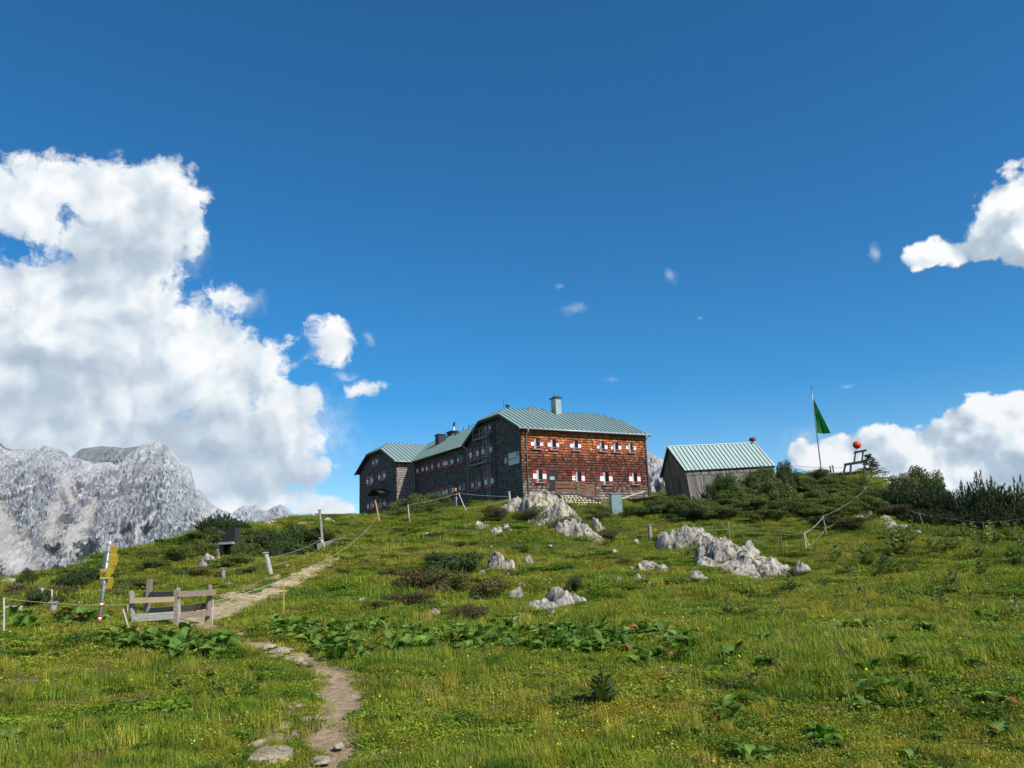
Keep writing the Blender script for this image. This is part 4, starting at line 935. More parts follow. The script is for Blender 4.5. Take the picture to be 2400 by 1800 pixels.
# ------------------------------------------------------------------ fences, gate, signpost
M_rope = mat('pale_rope', (.40, .37, .31), .85, .2, 30)
M_postg = mat('weathered_post', (.27, .25, .225), .92, .35, 6, bump=.5, bscale=18, stretch=(1, 1, .25))
M_wood = mat('grey_brown_rail', (.235, .190, .150), .9, .32, 5, bump=.4, bscale=22, stretch=(.4, .4, 3))
M_newwood = mat('fresh_sawn_rail', (.50, .36, .215), .85, .2, 5, bump=.25, bscale=22, stretch=(.4, .4, 3))
M_pale = mat('whitened_rail', (.38, .365, .33), .9, .3, 5, bump=.35, bscale=16, stretch=(.4, .4, 3))
M_ystake = mat('yellow_stake', (.50, .30, .075), .7, .15, 5)
M_wstake = mat('white_stake', (.44, .43, .40), .7, .15, 5)
def stakepts(px, py, tx, ty, dmin=5, d=None):
    b = gp(px, py, dmin) if d is None else np.array([*at(px, py, d)[:2], 0.0])
    if d is not None: b[2] = g1(b[0], b[1])
    dd = math.hypot(b[0], b[1]); return b, at(tx, ty, dd)
def fence(label, posts, ropes, group=None):
    """posts: (base px, base py, top px, top py, radius, material); ropes: lists of (post index, fraction of height) or photo px with distance"""
    PT = []; root = None
    for q in posts:
        b, t = stakepts(*q[:4], dmin=q[6] if len(q) > 6 else 5, d=q[7] if len(q) > 7 else None)
        if root is None: root = thing('rope_fence', label, 'fence', b)
        PT.append((b, t)); rad, m = q[4], q[5]
        mb = MB(); dv = t - b
        mb.tube([b - dv * .12, b + dv * .5 + np.array([random.uniform(-.012, .012), 0, 0]), t], [rad, rad * random.uniform(.95, 1.05), rad * .95], 8 if rad > .04 else 6)
        if rad > .07: mb.bar(t + HZ * .01 - HU * .0, t + HZ * .05, rad * 2.5, rad * 2.5, upv=(1, .2, 0))
        mb.build('post', m, root)
    for r in ropes:
        P = [PT[i][0] + (PT[i][1] - PT[i][0]) * f if not isinstance(f, str) else None for i, f in r]
        pts = []
        for a_, b_ in zip(P[:-1], P[1:]): pts += sag(a_, b_, .012 * np.linalg.norm(b_ - a_), 8)[:-1]
        pts.append(P[-1]); dist = np.mean([math.hypot(p[0], p[1]) for p in pts])
        MB().tube(pts, .005 + .00006 * dist, 5).build('rope', M_rope, root)
    return root, PT
fence('single white rope on thin stakes at the left foreground edge', [(9, 1487, 9, 1401, .02, M_wstake), (302, 1476, 288, 1427, .02, M_wstake), (300, 1440, 300, 1416, .015, M_wstake)], [[(0, .98), (2, .95)]])
fence('pale rope climbing the hill from the gate past the hut on leaning stakes',
      [(497, 1462, 499, 1405, .015, M_wstake), (664, 1437, 665, 1358, .018, M_ystake), (889, 1222, 879, 1172, .055, M_ystake), (960, 1222, 956, 1183, .045, M_wstake), (1093, 1200, 1075, 1156, .045, M_wstake), (1196, 1180, 1193, 1153, .10, M_pale)],
      [[(0, .9), (1, 1.0), (2, .25), (3, 1.0), (4, 1.0), (5, .6)], [(4, .15), (5, .3)]])
fence('rope fence on stubby posts along the lower side of the track', [(524, 1361, 523, 1333, .09, M_postg), (634, 1345, 623, 1297, .10, M_pale), (756, 1280, 749, 1196, .085, M_postg), (760, 1290, 752, 1262, .10, M_pale)],
      [[(0, .7), (1, .75), (3, .9)], [(1, .35), (3, .25)]])
fence('three-strand rope fence around the lower right rocks', [(1416, 1245, 1414, 1233, .05, M_postg), (1525, 1270, 1522, 1231, .13, M_postg), (1711, 1266, 1706, 1223, .05, M_wood), (1832, 1291, 1829, 1243, .05, M_brown), (1890, 1290, 1884, 1249, .045, M_wstake), (1898, 1290, 1886, 1252, .035, M_ystake), (1938, 1257, 1928, 1208, .05, M_wood), (2030, 1178, 2025, 1143, .16, M_postg)],
      [[(0, .9), (1, .65), (2, .6), (3, .8), (4, .95), (6, .95), (7, .8)], [(0, .1), (1, .1), (2, .1), (3, .35), (4, .1), (6, .35), (7, .25)], [(2, .95), (3, .99), (4, .99), (6, .9)]])
fence('sagging dark rope along the dwarf pines at the right edge', [(2054, 1180, 2054, 1158, .03, M_wood), (2166, 1238, 2154, 1202, .03, M_wood), (2308, 1246, 2303, 1224, .03, M_wood), (2440, 1250, 2440, 1200, .03, M_wood)], [[(0, .9), (1, .95), (2, .95), (3, .8)]])
fence('short white tubular hurdle in the left hollow', [(102, 1421, 98, 1378, .04, M_wstake, 14), (121, 1420, 122, 1381, .03, M_wstake, 14)], [[(0, .95), (1, .95)]])
fence('low line of stub posts behind the docks at the far left', [(26, 1436, 26, 1424, .10, M_pale), (45, 1440, 48, 1420, .06, M_pale), (125, 1440, 125, 1414, .09, M_postg)], [[(0, .6), (1, .7), (2, .5)]])
# dark plank fence beside the track
def plank_fence():
    D0, D1 = 47.0, 60.0
    A = at(744, 1282, D0); root = thing('plank_fence', 'dark plank fence sloping up beside the track', 'fence', (A[0], A[1], g1(A[0], A[1])))
    f = lambda t, y0, y1: at(744 + (880 - 744) * t, y0 + (y1 - y0) * t, D0 + (D1 - D0) * t)
    MB().bar(f(0, 1281, 1244), f(.5, 1281, 1244), .05, .30, jit=.02).build('plank', M_wood, root); MB().bar(f(.48, 1281, 1242), f(1, 1281, 1242), .05, .28, jit=.02).build('plank', M_trim, root)
    MB().bar(f(.05, 1297, 1258), f(.8, 1297, 1258), .05, .2, jit=.02).build('plank', M_wood, root)
    for t in (.08, .45, .95): b = f(t, 1300, 1268); MB().bar(b - HZ * .3, f(t, 1274, 1240), .12, .1, upv=(1, 0, 0)).build('post', M_postg, root)
plank_fence()
def gate():
    Zg = lambda x, y: (290 + x / 9.617, 1340 + y / 9.617)
    A, C_, D_, B_ = 22.4, 21.8, 23.0, 25.2
    base = np.array([*at(*Zg(600, 1200), 22.4)[:2], 0]); base[2] = g1(base[0], base[1])
    g_ = thing('stile_gate', 'zigzag wooden stile of grey posts and rails at the foot of the track', 'gate', base)
    def post(x0, y0, x1, y1, d, r, m=M_postg, sq=False):
        t, b = at(*Zg(x0, y0), d), at(*Zg(x1, y1), d); b2 = b - (t - b) * .25; mb = MB()
        if sq: mb.bar(b2, t, r * 2, r * 1.3, upv=(1, 0, 0), jit=.008)
        else: mb.tube([b2, b + (t - b) * .5 + np.array([.01, 0, 0]), t, t + HZ * .02], [r * 1.05, r, r * .95, r * .5], 10)
        mb.build('post', m, g_)
    post(170, 455, 200, 1310, A, .075); post(597, 160, 520, 1000, B_, .085, M_wood, True); post(485, 465, 490, 1000, B_ + .3, .06)
    post(1170, 400, 1165, 1270, C_, .05, M_wood, True); post(1222, 380, 1205, 1270, C_ + .12, .065)
    post(1945, 310, 1875, 1200, D_, .065, M_wood)
    def rail(x0, y0, x1, y1, h, d0, d1, m): a_, b_ = at(*Zg(x0, y0), d0), at(*Zg(x1, y1), d1); MB().bar(a_, b_, .035, h / 9.617 * (d0 + d1) / 2 / FPX, jit=.008).build('rail', m, g_)
    rail(145, 655, 1130, 615, 100, A - .12, C_ - .04, M_newwood); rail(190, 1050, 1125, 985, 140, A - .12, C_ - .04, M_pale)
    rail(1215, 512, 2065, 470, 118, C_ + .0, D_ - .1, M_wood); rail(1165, 992, 1965, 932, 116, C_ - .0, D_ - .1, M_wood)
    rail(600, 512, 1130, 505, 105, B_ - .12, C_ + .3, M_wood); rail(590, 870, 1110, 845, 100, B_ - .12, C_ + .3, M_wood)
    rail(1250, 850, 1870, 770, 125, D_ + 1.2, D_ + .15, M_wood); rail(1570, 890, 1790, 740, 60, D_ + .3, D_ + .2, M_trim)
gate()
def signpost():
    Zs = lambda x, y: (215 + x / 6.64, 1240 + y / 6.64)
    b = gp(*Zs(100, 1565)); d = math.hypot(b[0], b[1]); b, t = at(*Zs(102, 1565), d), at(*Zs(295, 65), d)
    sp = thing('signpost', 'leaning steel hiking signpost with yellow arrow boards', 'signpost', b); dv = (t - b) / np.linalg.norm(t - b); H = np.linalg.norm(t - b)
    MB().tube([b - dv * .4, t], .036, 12).build('pole', M_iron, sp, True); MB().tube([t - dv * .02, t + dv * .03], .041, 12).build('pole_cap', M_darkiron, sp, True)
    My = mat('sign_yellow', (.40, .285, .014), .5, .12, 4)
    k = d / FPX / 6.64
    def board(x0, x1, y0, y1, dirx, lx):
        """board seen between columns x0..x1; turned so that its true length is lx"""
        ymid = (y0 + y1) / 2; c = at(*Zs(x0, ymid), d); vis = (x1 - x0) * k; rad = np.array([b[0], b[1], 0]) / math.hypot(b[0], b[1]); tan = np.array([rad[1], -rad[0], 0]); e = tan * vis + rad * dirx * math.sqrt(max(.01, lx * lx - vis * vis)); e /= np.linalg.norm(e)
        up = dv; n = np.cross(e, up); h = (y1 - y0) * k / 2; mb = MB()
        P = [c + up * h, c + e * lx * .86 + up * h, c + e * lx, c + e * lx * .86 - up * h, c - up * h]
        mb.poly(P, .012, n if n[1] < 0 else -n); o = mb.build('sign_board', My, sp)
        f = MB(); ins = .02
        for p_, q_ in ((P[0], P[1]), (P[4], P[3])): f.bar(p_, q_, .016, .012, upv=up)
        f.build('board_edge', mat('sign_edge_white', (.62, .60, .50), .5, .1), o)
        return c, e, n if n[1] < 0 else -n, o
    board(280, 365, 268, 412, .9, .5); board(262, 368, 414, 558, .9, .5); board(250, 325, 562, 684, .9, .42); board(220, 300, 768, 914, .9, .45)
    board(232, 205, 345, 425, .9, .40); board(215, 182, 430, 560, .9, .40)
    c, e, n, o = board(135, 262, 640, 758, -.8, .26)
    tx = MB()
    for j, w in ((.028, .12), (-.005, .10), (-.035, .13)): tx.bar(c + n * .016 + dv * j + e * .03, c + n * .016 + dv * j + e * (.03 + w), .004, .010, upv=dv)
    tx.build('board_lettering', M_ink, o)
    for y in (345, 500, 615, 855, 965): q = at(*Zs(295 - (y - 65) * .1287, y), d); MB().tube([q - dv * .02, q + dv * .02], .045, 12).build('clamp', M_iron, sp)
    def band(y0, y1, m, nm='paint_band'):
        p, q = at(*Zs(295 - (y0 - 65) * .1287, y0), d), at(*Zs(295 - (y1 - 65) * .1287, y1), d); MB().tube([p, q], .0385, 12).build(nm, m, sp, True)
    band(1330, 1372, M_red); band(1372, 1412, M_white); band(1412, 1455, M_red); band(1155, 1185, M_white); band(1185, 1212, M_red); band(195, 255, M_white, 'sticker')
    q = at(*Zs(278, 225), d); up = np.array([0, 0, 1.0]); M4 = Matrix(((1, 0, 0, q[0] + .004), (0, 0, -1, q[1] - .041), (0, 1, 0, q[2]), (0, 0, 0, 1)))
    text_obj('sticker_number', '6', .095, M4, M_red, sp, .002)
signpost()
# ------------------------------------------------------------------ bunker in the left mound
def bunker():
    Zb = lambda x, y: (450 + x / 3.95, 1140 + y / 3.95); d = 51.0
    b = at(*Zb(290, 700), d); root = thing('bunker', 'concrete-framed cellar entrance dug into the left mound', 'bunker', (b[0], b[1], g1(b[0], b[1])))
    ex = np.array([.93, -.36, 0]); ex /= np.linalg.norm(ex); ey = np.array([-ex[1], ex[0], 0])
    L = lambda x, y: at(*Zb(x, y), d); k = d / FPX / 3.95
    o = L(290, 690); w = lambda x: (x - 290) * k / ex[0]; z = lambda y: (690 - y) * k
    B = lambda nm, xr, yr, zr, m: MB().box(o, ex, ey, HZ, (w(xr[0]), w(xr[1])), yr, (z(zr[1]), z(zr[0])), ).build(nm, m, root)
    Mc = mat('bunker_concrete', (.36, .35, .32), .9, .2, 3, bump=.25); Md = mat('tarred_boards', (.030, .030, .030), .9, .3, 6, stretch=(3, 3, .5))
    B('doorpost', (208, 240), (-.05, .5), (545, 720), Mc); B('lintel', (203, 390), (-.12, .5), (533, 552), Mc)
    B('door', (240, 362), (.45, .5), (552, 720), mat('void_black', (.006, .006, .006), .95, .1))  # no door leaf: black sheet painted as the dark inside the opening
    B('board_panel', (188, 398), (-.02, .4), (415, 533), Md); B('side_pier', (362, 418), (-.03, .5), (552, 720), mat('dark_rubble', (.09, .085, .075), .95, .4, 4, bump=.5))
bunker()
# ------------------------------------------------------------------ rocks
def rock_mat(name, c1, c2, c3, crack):
    m = bpy.data.materials.new(name); m.use_nodes = True; T = NT(m.node_tree); b = T.n['Principled BSDF']
    tc = T.new('ShaderNodeNewGeometry').outputs['Position']
    st = T.vmath('MULTIPLY', tc, (1.0, 1.0, .45))
    n1 = T.noise(st, 3.6, 9, .74, .8); n2 = T.noise(tc, .9, 4, .6); n3 = T.noise(tc, 16, 6, .7)
    c = T.ramp(n1, [(.40, crack), (.46, c3), (.53, c2), (.63, c1)])
    c = T.mix(T.maprange(n2, .5, .7), c, T.mix(1.0, c, (1.12, 1.0, .80, 1), 'MULTIPLY'))
    c = T.mix(1.0, c, T.maprange(n3, .3, .7, .68, 1.25, smooth=False), 'MULTIPLY')
    T.put(b.inputs['Base Color'], c); b.inputs['Roughness'].default_value = .95; b.inputs['Specular IOR Level'].default_value = .15
    bn = T.new('ShaderNodeBump'); bn.inputs['Strength'].default_value = .9; bn.inputs['Distance'].default_value = .12
    T.l.new(n1, bn.inputs['Height']); T.l.new(bn.outputs[0], b.inputs['Normal']); return m
M_rock = rock_mat('karst_limestone', (.52, .485, .41), (.385, .355, .30), (.21, .192, .165), (.045, .041, .036))
M_pathstone = rock_mat('trodden_stone', (.56, .48, .34), (.46, .39, .27), (.33, .27, .18), (.16, .13, .09))
def ico(sub):
    bm = bmesh.new(); bmesh.ops.create_icosphere(bm, subdivisions=sub, radius=1.0)
    V = np.array([v.co[:] for v in bm.verts]); F = [tuple(v.index for v in f.verts) for f in bm.faces]; bm.free(); return V, F
ICO = {k: ico(k) for k in (3, 4, 5)}
def rock_mesh(c, sx, sy, sz, seed, tilt=0.0, rot=0.0, sub=4, rough=1.0, m=None):
    """weathered boulder, half sunk in the turf; c is the ground point below it"""
    V, F = ICO[sub]; out = []
    ct, st = math.cos(tilt), math.sin(tilt); cr, sr = math.cos(rot), math.sin(rot)
    for p in V:
        q = Vector(p) * 1.1 + Vector((seed * 3.1, seed * 1.7, seed))
        f = 1.0 + rough * (.34 * mnoise.noise(q) + .30 * (mnoise.ridged_multi_fractal(q * 1.5, .9, 2.1, 5, 1.0, 2.0) - 1.0) * .45 + .10 * mnoise.fractal(q * 5, .8, 2, 4))
        cell = mnoise.voronoi(q * 1.6)[0]; f += rough * .22 * (min(.35, cell[1] - cell[0]) - .2)
        g = 1.0 - abs(mnoise.noise(Vector((p[0] * sx * 2.2 + seed, p[1] * sx * 2.2, p[2] * sz * .55 + seed)))) * 2.0; f -= rough * .30 * max(0.0, g - .45)
        x, y, z = p[0] * f * sx, p[1] * f * sy, p[2] * f * sz
        if z < -.35 * sz: z = -.35 * sz + (z + .35 * sz) * .4
        x, z = x * ct - z * st, x * st + z * ct
        out.append((c[0] + x * cr - y * sr, c[1] + x * sr + y * cr, c[2] + z + sz * .12))
    mb = MB(); mb.add(out, F); return mb
def px2m(px, p): return px * math.hypot(p[0], p[1]) / FPX
def outcrop(label, blds, m=None, group=None, cat='rock outcrop', nm='rock_outcrop'):
    """bedrock breaking through the turf: one continuous surface over all the humps.
    blds: base px, base py, width px, height px, seed, lean"""
    H = []
    for q in blds:
        p = gp(q[0], q[1], 5.0); w, h = px2m(q[2], p), px2m(q[3], p); H.append((p[0], p[1] + w * .18, w * .56, w * .40, h, q[4], q[5]))
    X0, X1 = min(a[0] - a[2] for a in H) - .3, max(a[0] + a[2] for a in H) + .3; Y0, Y1 = min(a[1] - a[3] for a in H) - .3, max(a[1] + a[3] for a in H) + .3
    st = max(.035, min(.11, (X1 - X0) / 70)); xs, ys = np.arange(X0, X1, st), np.arange(Y0, Y1, st); nx, ny = len(xs), len(ys); X, Y = np.meshgrid(xs, ys); X, Y = X.ravel(), Y.ravel(); G_ = gz(X, Y); V = []
    sd = blds[0][4]
    for x, y, g in zip(X, Y, G_):
        wx, wy = .35 * mnoise.noise(Vector((x * 1.1, y * 1.1, sd))), .35 * mnoise.noise(Vector((x * 1.1 + 9, y * 1.1, sd))); best = -.25; tx = 0
        for hx, hy, rx, ry, h, s_, ln in H:
            u, v = (x + wx - hx) / rx, (y + wy - hy) / ry; e = 1 - (u * u + v * v)
            if e <= -.4: continue
            z = h * .78 * (math.copysign(abs(e) ** .42, e)) * (1 + ln * u * .7)
            if z > best: best = z
        q = Vector((x * .9, y * .9, sd)); sc = min(1.0, max(.0, best) * 1.6 + .12)
        rid = mnoise.ridged_multi_fractal(q * 1.3, .85, 2.1, 6, 1.0, 2.0) - 1.0; c = mnoise.voronoi(Vector((x * 1.5 + wx, y * 1.5 + wy, sd)))[0]; ck = min(.28, c[1] - c[0])
        fl = abs(mnoise.noise(Vector((x * 4.5 + y * 1.2, y * 1.0, sd + 3))))
        z = best + sc * (.20 * rid + .55 * (ck - .2) - (.20 + .14 * max(0, best)) * max(0, .24 - fl) * 2 + .05 * mnoise.fractal(q * 7, .8, 2, 3))
        V.append((x, y, g + min(z, best * 1.12 + .05) - .06))
    F_ = [(j * nx + i, j * nx + i + 1, (j + 1) * nx + i + 1, (j + 1) * nx + i) for j in range(ny - 1) for i in range(nx - 1)]
    gq = [all(V[k][2] < G_[k] - .10 for k in f) for f in F_]; F_ = [f for f, b in zip(F_, gq) if not b]
    mb = MB(); mb.add(V, F_); o = mb.build(nm, m or M_rock, None); o.data.polygons.foreach_set('use_smooth', [True] * len(o.data.polygons)); tag(o, label, cat, group)
    for e in H: ROCKS.append(e[:4])
    return o
ROCKS = []
outcrop('biggest grooved limestone outcrop on the crest before the front door', [(1282, 1222, 120, 92, 1.1, -.15), (1250, 1214, 66, 72, 2.2, .1), (1330, 1234, 85, 56, 3.3, -.4), (1215, 1197, 52, 36, 4.4, .1), (1308, 1235, 60, 30, 5.1, -.3), (1265, 1232, 50, 22, 5.7, .0)])
outcrop('pale rounded boulder left of the crest outcrop', [(1192, 1202, 34, 30, 5.5, 0)], cat='boulder', nm='boulder')
outcrop('small upright stone below the crest outcrop', [(1230, 1212, 18, 30, 6.6, .5)], cat='boulder', nm='boulder')
outcrop('ribbed sloping slab below and right of the crest outcrop', [(1362, 1262, 85, 45, 7.7, -.45), (1395, 1268, 50, 22, 8.1, -.4)])
outcrop('narrow leaning rock beside the ribbed slab', [(1403, 1248, 28, 34, 8.8, -.7), (1418, 1254, 26, 18, 9.1, -.5)])
outcrop('long white limestone outcrop descending to the right of the meadow', [(1590, 1285, 75, 50, 9.9, .1), (1632, 1288, 95, 60, 1.7, -.15), (1680, 1305, 85, 46, 2.7, -.2), (1722, 1325, 95, 50, 3.7, -.25), (1770, 1338, 85, 45, 4.7, -.3), (1762, 1312, 48, 46, 5.8, -.7, .8), (1815, 1350, 75, 42, 6.7, -.35), (1665, 1322, 60, 18, 7.2, -.3), (1745, 1352, 95, 24, 8.3, -.25), (1700, 1296, 60, 36, 8.9, -.2, .8), (1655, 1275, 60, 30, 9.4, 0, .8)])
outcrop('grey rock alone just right of the long white outcrop', [(1884, 1346, 34, 24, 2.9, -.5)], cat='boulder', nm='boulder')
outcrop('squat pale rock in the middle of the hillside', [(1167, 1333, 56, 44, 3.4, -.05)], cat='boulder', nm='boulder')
outcrop('small dark rock right of the squat hillside rock', [(1236, 1318, 32, 18, 3.9, -.3)], cat='boulder', nm='boulder')
outcrop('low ragged limestone ridge on the lower hillside', [(1258, 1432, 75, 34, 4.1, .35), (1312, 1420, 62, 48, 4.9, 0), (1352, 1412, 26, 26, 5.3, 0), (1230, 1442, 40, 16, 5.9, .3), (1295, 1432, 50, 26, 6.2, .1)])
outcrop('brown-grey boulder left of the ragged ridge', [(1198, 1404, 36, 34, 6.1, 0)], cat='boulder', nm='boulder')
outcrop('flat rock band half sunk in turf below the long outcrop', [(1535, 1340, 60, 20, 6.9, -.4), (1580, 1352, 50, 14, 7.1, -.4)])
outcrop('second sunken rock band right of the first', [(1640, 1360, 60, 18, 7.6, -.45), (1615, 1348, 30, 14, 7.9, -.3)])
outcrop('crumbled low rocks under the sunken bands', [(1505, 1362, 40, 20, 8.4, -.3), (1540, 1368, 34, 12, 8.6, -.3), (1575, 1395, 34, 14, 8.9, -.3)])
outcrop('flat pale slab among plants at the right', [(1905, 1383, 44, 9, 9.2, -.1)], cat='boulder', nm='boulder')
outcrop('grey rocks poking from the turf below the shrub mound', [(2032, 1208, 26, 22, 1.3, 0), (2022, 1216, 22, 12, 1.8, 0)])
outcrop('whitish rocks at the foot of the dark pines', [(2085, 1222, 26, 12, 2.1, 0), (2090, 1236, 34, 14, 2.4, 0), (2120, 1238, 26, 10, 2.6, 0)])
outcrop('rock pair high on the grassy slope left of the crest', [(1125, 1238, 32, 18, 3.1, 0), (1098, 1238, 16, 14, 3.6, 0)])
outcrop('rock pair on the slope just under the crest outcrop', [(1186, 1246, 30, 18, 4.3, 0), (1162, 1250, 28, 14, 4.6, .2)])
outcrop('dark stones beside the cellar entrance', [(567, 1268, 22, 14, 5.2, 0), (565, 1280, 20, 14, 5.6, 0), (485, 1322, 30, 24, 6.3, 0), (478, 1332, 26, 16, 6.5, 0), (562, 1257, 24, 10, 6.8, 0)])
outcrop('whitish slabs on the skyline right of the cellar', [(585, 1228, 40, 16, 7.3, 0), (635, 1230, 34, 14, 7.7, 0), (762, 1224, 34, 12, 8.2, 0), (700, 1228, 26, 8, 8.7, 0)])
outcrop('pale stones scattered at the left hollow edge', [(15, 1362, 30, 14, 9.3, 0), (200, 1388, 22, 12, 9.7, 0), (75, 1385, 16, 8, 1.9, 0)])
SM = [(1060, 1240, 12, 5), (1290, 1285, 14, 5), (1330, 1290, 14, 5), (1060, 1312, 16, 6), (1130, 1350, 18, 12), (1188, 1352, 12, 10), (1222, 1375, 20, 8), (1095, 1418, 10, 6), (1137, 1428, 8, 7), (1020, 1442, 22, 14), (1060, 1432, 10, 8), (1208, 1465, 26, 14), (1262, 1470, 10, 12), (1290, 1445, 22, 16), (1365, 1450, 30, 12), (1350, 1478, 24, 10), (1440, 1300, 20, 10), (1445, 1360, 24, 8), (1405, 1360, 20, 8), (1700, 1382, 10, 8), (1600, 1410, 12, 6), (1150, 1285, 10, 4), (850, 1412, 16, 10), (870, 1430, 10, 6), (1855, 1368, 16, 5), (1490, 1275, 14, 8), (640, 1375, 14, 6), (535, 1375, 16, 8), (675, 1330, 18, 6), (1000, 1255, 30, 6), (1260, 1340, 10, 5), (2150, 1250, 16, 6), (1480, 1335, 12, 7)]
for i, q in enumerate(SM):
    p = gp(q[0], q[1], 5.0); w, h = px2m(q[2], p), px2m(q[3], p); mb = rock_mesh(p, w * .55, w * .45, max(.06, h * .9), i * .37 + .2, random.uniform(-.3, .3), random.uniform(0, 3), 3)
    tag(mb.build('small_rock', M_rock, None, True), 'small limestone rock poking through the hillside turf', 'rock', 'small rocks scattered over the hill')
PS = [(625, 1785, 95, 22, 'broadest flat cream stone beside the path at the bottom edge'), (640, 1742, 66, 16, 'split flat stone just above the broadest one'), (690, 1728, 20, 12, 'small round stone right of the split flat stone'), (640, 1716, 58, 12, 'grey flat stone further up beside the path'), (665, 1700, 36, 8, 'pale thin stone above the grey flat one'),
      (714, 1694, 32, 12, 'rounded whitish stone halfway up the lower path'), (742, 1694, 18, 14, 'small stone touching the rounded whitish one'), (700, 1661, 20, 9, 'small white stone in grass left of the bend'), (675, 1665, 20, 7, 'flat brownish stone left of the small white one'), (752, 1785, 40, 12, 'stone on the path itself near the bottom edge'), (793, 1752, 20, 10, 'small stone in the path gravel'), (740, 1598, 24, 6, 'thin stone at the path edge by the bend'),
      (620, 1520, 40, 8, 'left bleached rock step on the upper path'), (660, 1527, 46, 9, 'longest bleached rock step on the upper path'), (690, 1548, 46, 9, 'bleached rock step below the longest one'), (715, 1560, 34, 8, 'last bleached rock step before the bend'), (645, 1540, 30, 6, 'small bleached step left of the others')]
for i, (x, y, w_, h_, lb) in enumerate(PS):
    p = gp(x, y, 4.0); w, h = px2m(w_, p), px2m(h_, p); mb = rock_mesh(p, w * .52, w * .8, max(.035, h * .8), i * .61 + .5, 0, random.uniform(-.5, .5), 4, .8)
    tag(mb.build('path_stone', M_pathstone, None, True), lb, 'stone')

# ------------------------------------------------------------------ foliage
def foliage_mat(name, base, alt, trans=.25, var=.35, scale=.5):
    m = bpy.data.materials.new(name); m.use_nodes = True; T = NT(m.node_tree); b = T.n['Principled BSDF']; out = T.n['Material Output']
    pos = T.new('ShaderNodeNewGeometry').outputs['Position']; n = T.noise(pos, scale, 4, .6)
    c = T.mix(T.maprange(n, .38, .62), (*base, 1), (*alt, 1)); a = T.new('ShaderNodeAttribute', attribute_name='col'); c = T.mix(1.0, c, a.outputs['Color'], 'MULTIPLY')
    oi = T.new('ShaderNodeObjectInfo'); c = T.mix(1.0, c, T.maprange(oi.outputs['Random'], 0, 1, 1 - var, 1 + var, smooth=False), 'MULTIPLY')
    T.put(b.inputs['Base Color'], c); b.inputs['Roughness'].default_value = .6; b.inputs['Specular IOR Level'].default_value = .25
    tr = T.new('ShaderNodeBsdfTranslucent'); T.put(tr.inputs[0], T.mix(1.0, c, (1.3, 1.35, .5, 1), 'MULTIPLY')); mx = T.new('ShaderNodeMixShader'); mx.inputs[0].default_value = trans
    T.l.new(b.outputs[0], mx.inputs[1]); T.l.new(tr.outputs[0], mx.inputs[2]); T.l.new(mx.outputs[0], out.inputs[0]); return m
def cards(P, N, size, asp, rg, col, cvar, tint=None):
    """leaf-shaped rhombs at P facing N"""
    n = len(P); N = N / (np.linalg.norm(N, axis=1, keepdims=True) + 1e-9); T_ = np.cross(N, rg.normal(size=(n, 3))); T_ /= np.linalg.norm(T_, axis=1, keepdims=True) + 1e-9; B_ = np.cross(N, T_)
    s = size * rg.uniform(.65, 1.35, (n, 1)); L = T_ * s; Wd = B_ * s * asp
    V = np.stack([P - L, P + Wd + N * s * .12, P + L, P - Wd + N * s * .12], 1).reshape(-1, 3)
    F = np.arange(n * 4).reshape(n, 4)
    k = rg.uniform(1 - cvar, 1 + cvar, (n, 1)); c = np.array(col)[None] * k
    if tint is not None: sel = rg.random(n) < tint[1]; c[sel] = np.array(tint[0]) * k[sel]
    return V, F, np.repeat(c, 4, 0)
def arrmesh(name, parts, m):
    V = np.concatenate([p[0] for p in parts]); C = np.concatenate([p[2] for p in parts]); F = []; b = 0
    for p in parts: F += (p[1] + b).tolist(); b += len(p[0])
    me = bpy.data.meshes.new(name); me.from_pydata(V.tolist(), [], F); a = me.color_attributes.new('col', 'FLOAT_COLOR', 'POINT')
    a.data.foreach_set('color', np.hstack([C, np.ones((len(C), 1))]).ravel()); me.materials.append(m); me.update(); return me
def stems_mesh(name, rg, n, h, spread, r, m):
    mb = MB()
    for k in range(n):
        a = rg.uniform(0, 6.28); s = rg.uniform(.2, 1) * spread; p = np.array([math.cos(a) * .08, math.sin(a) * .08, -.15]); e = np.array([math.cos(a) * s, math.sin(a) * s, h * rg.uniform(.6, 1.0)])
        mb.tube([p, p + (e - p) * .5 + np.array([0, 0, h * .08]), e], [r, r * .7, r * .3], 5)
    return mb.mesh(name, m)
M_bark = mat('shrub_bark', (.075, .055, .042), .9, .3, 8)
M_leafA = foliage_mat('willow_leaf', (.070, .110, .022), (.110, .140, .038))
M_leafD = foliage_mat('dark_shrub_leaf', (.042, .070, .018), (.065, .092, .026))
M_leafM = foliage_mat('mound_shrub_leaf', (.075, .112, .018), (.110, .132, .028), var=.25)
M_pine = foliage_mat('pine_needle', (.034, .058, .018), (.055, .082, .026), .1)
M_heath = foliage_mat('heather_leaf', (.072, .088, .022), (.100, .088, .032), .15)
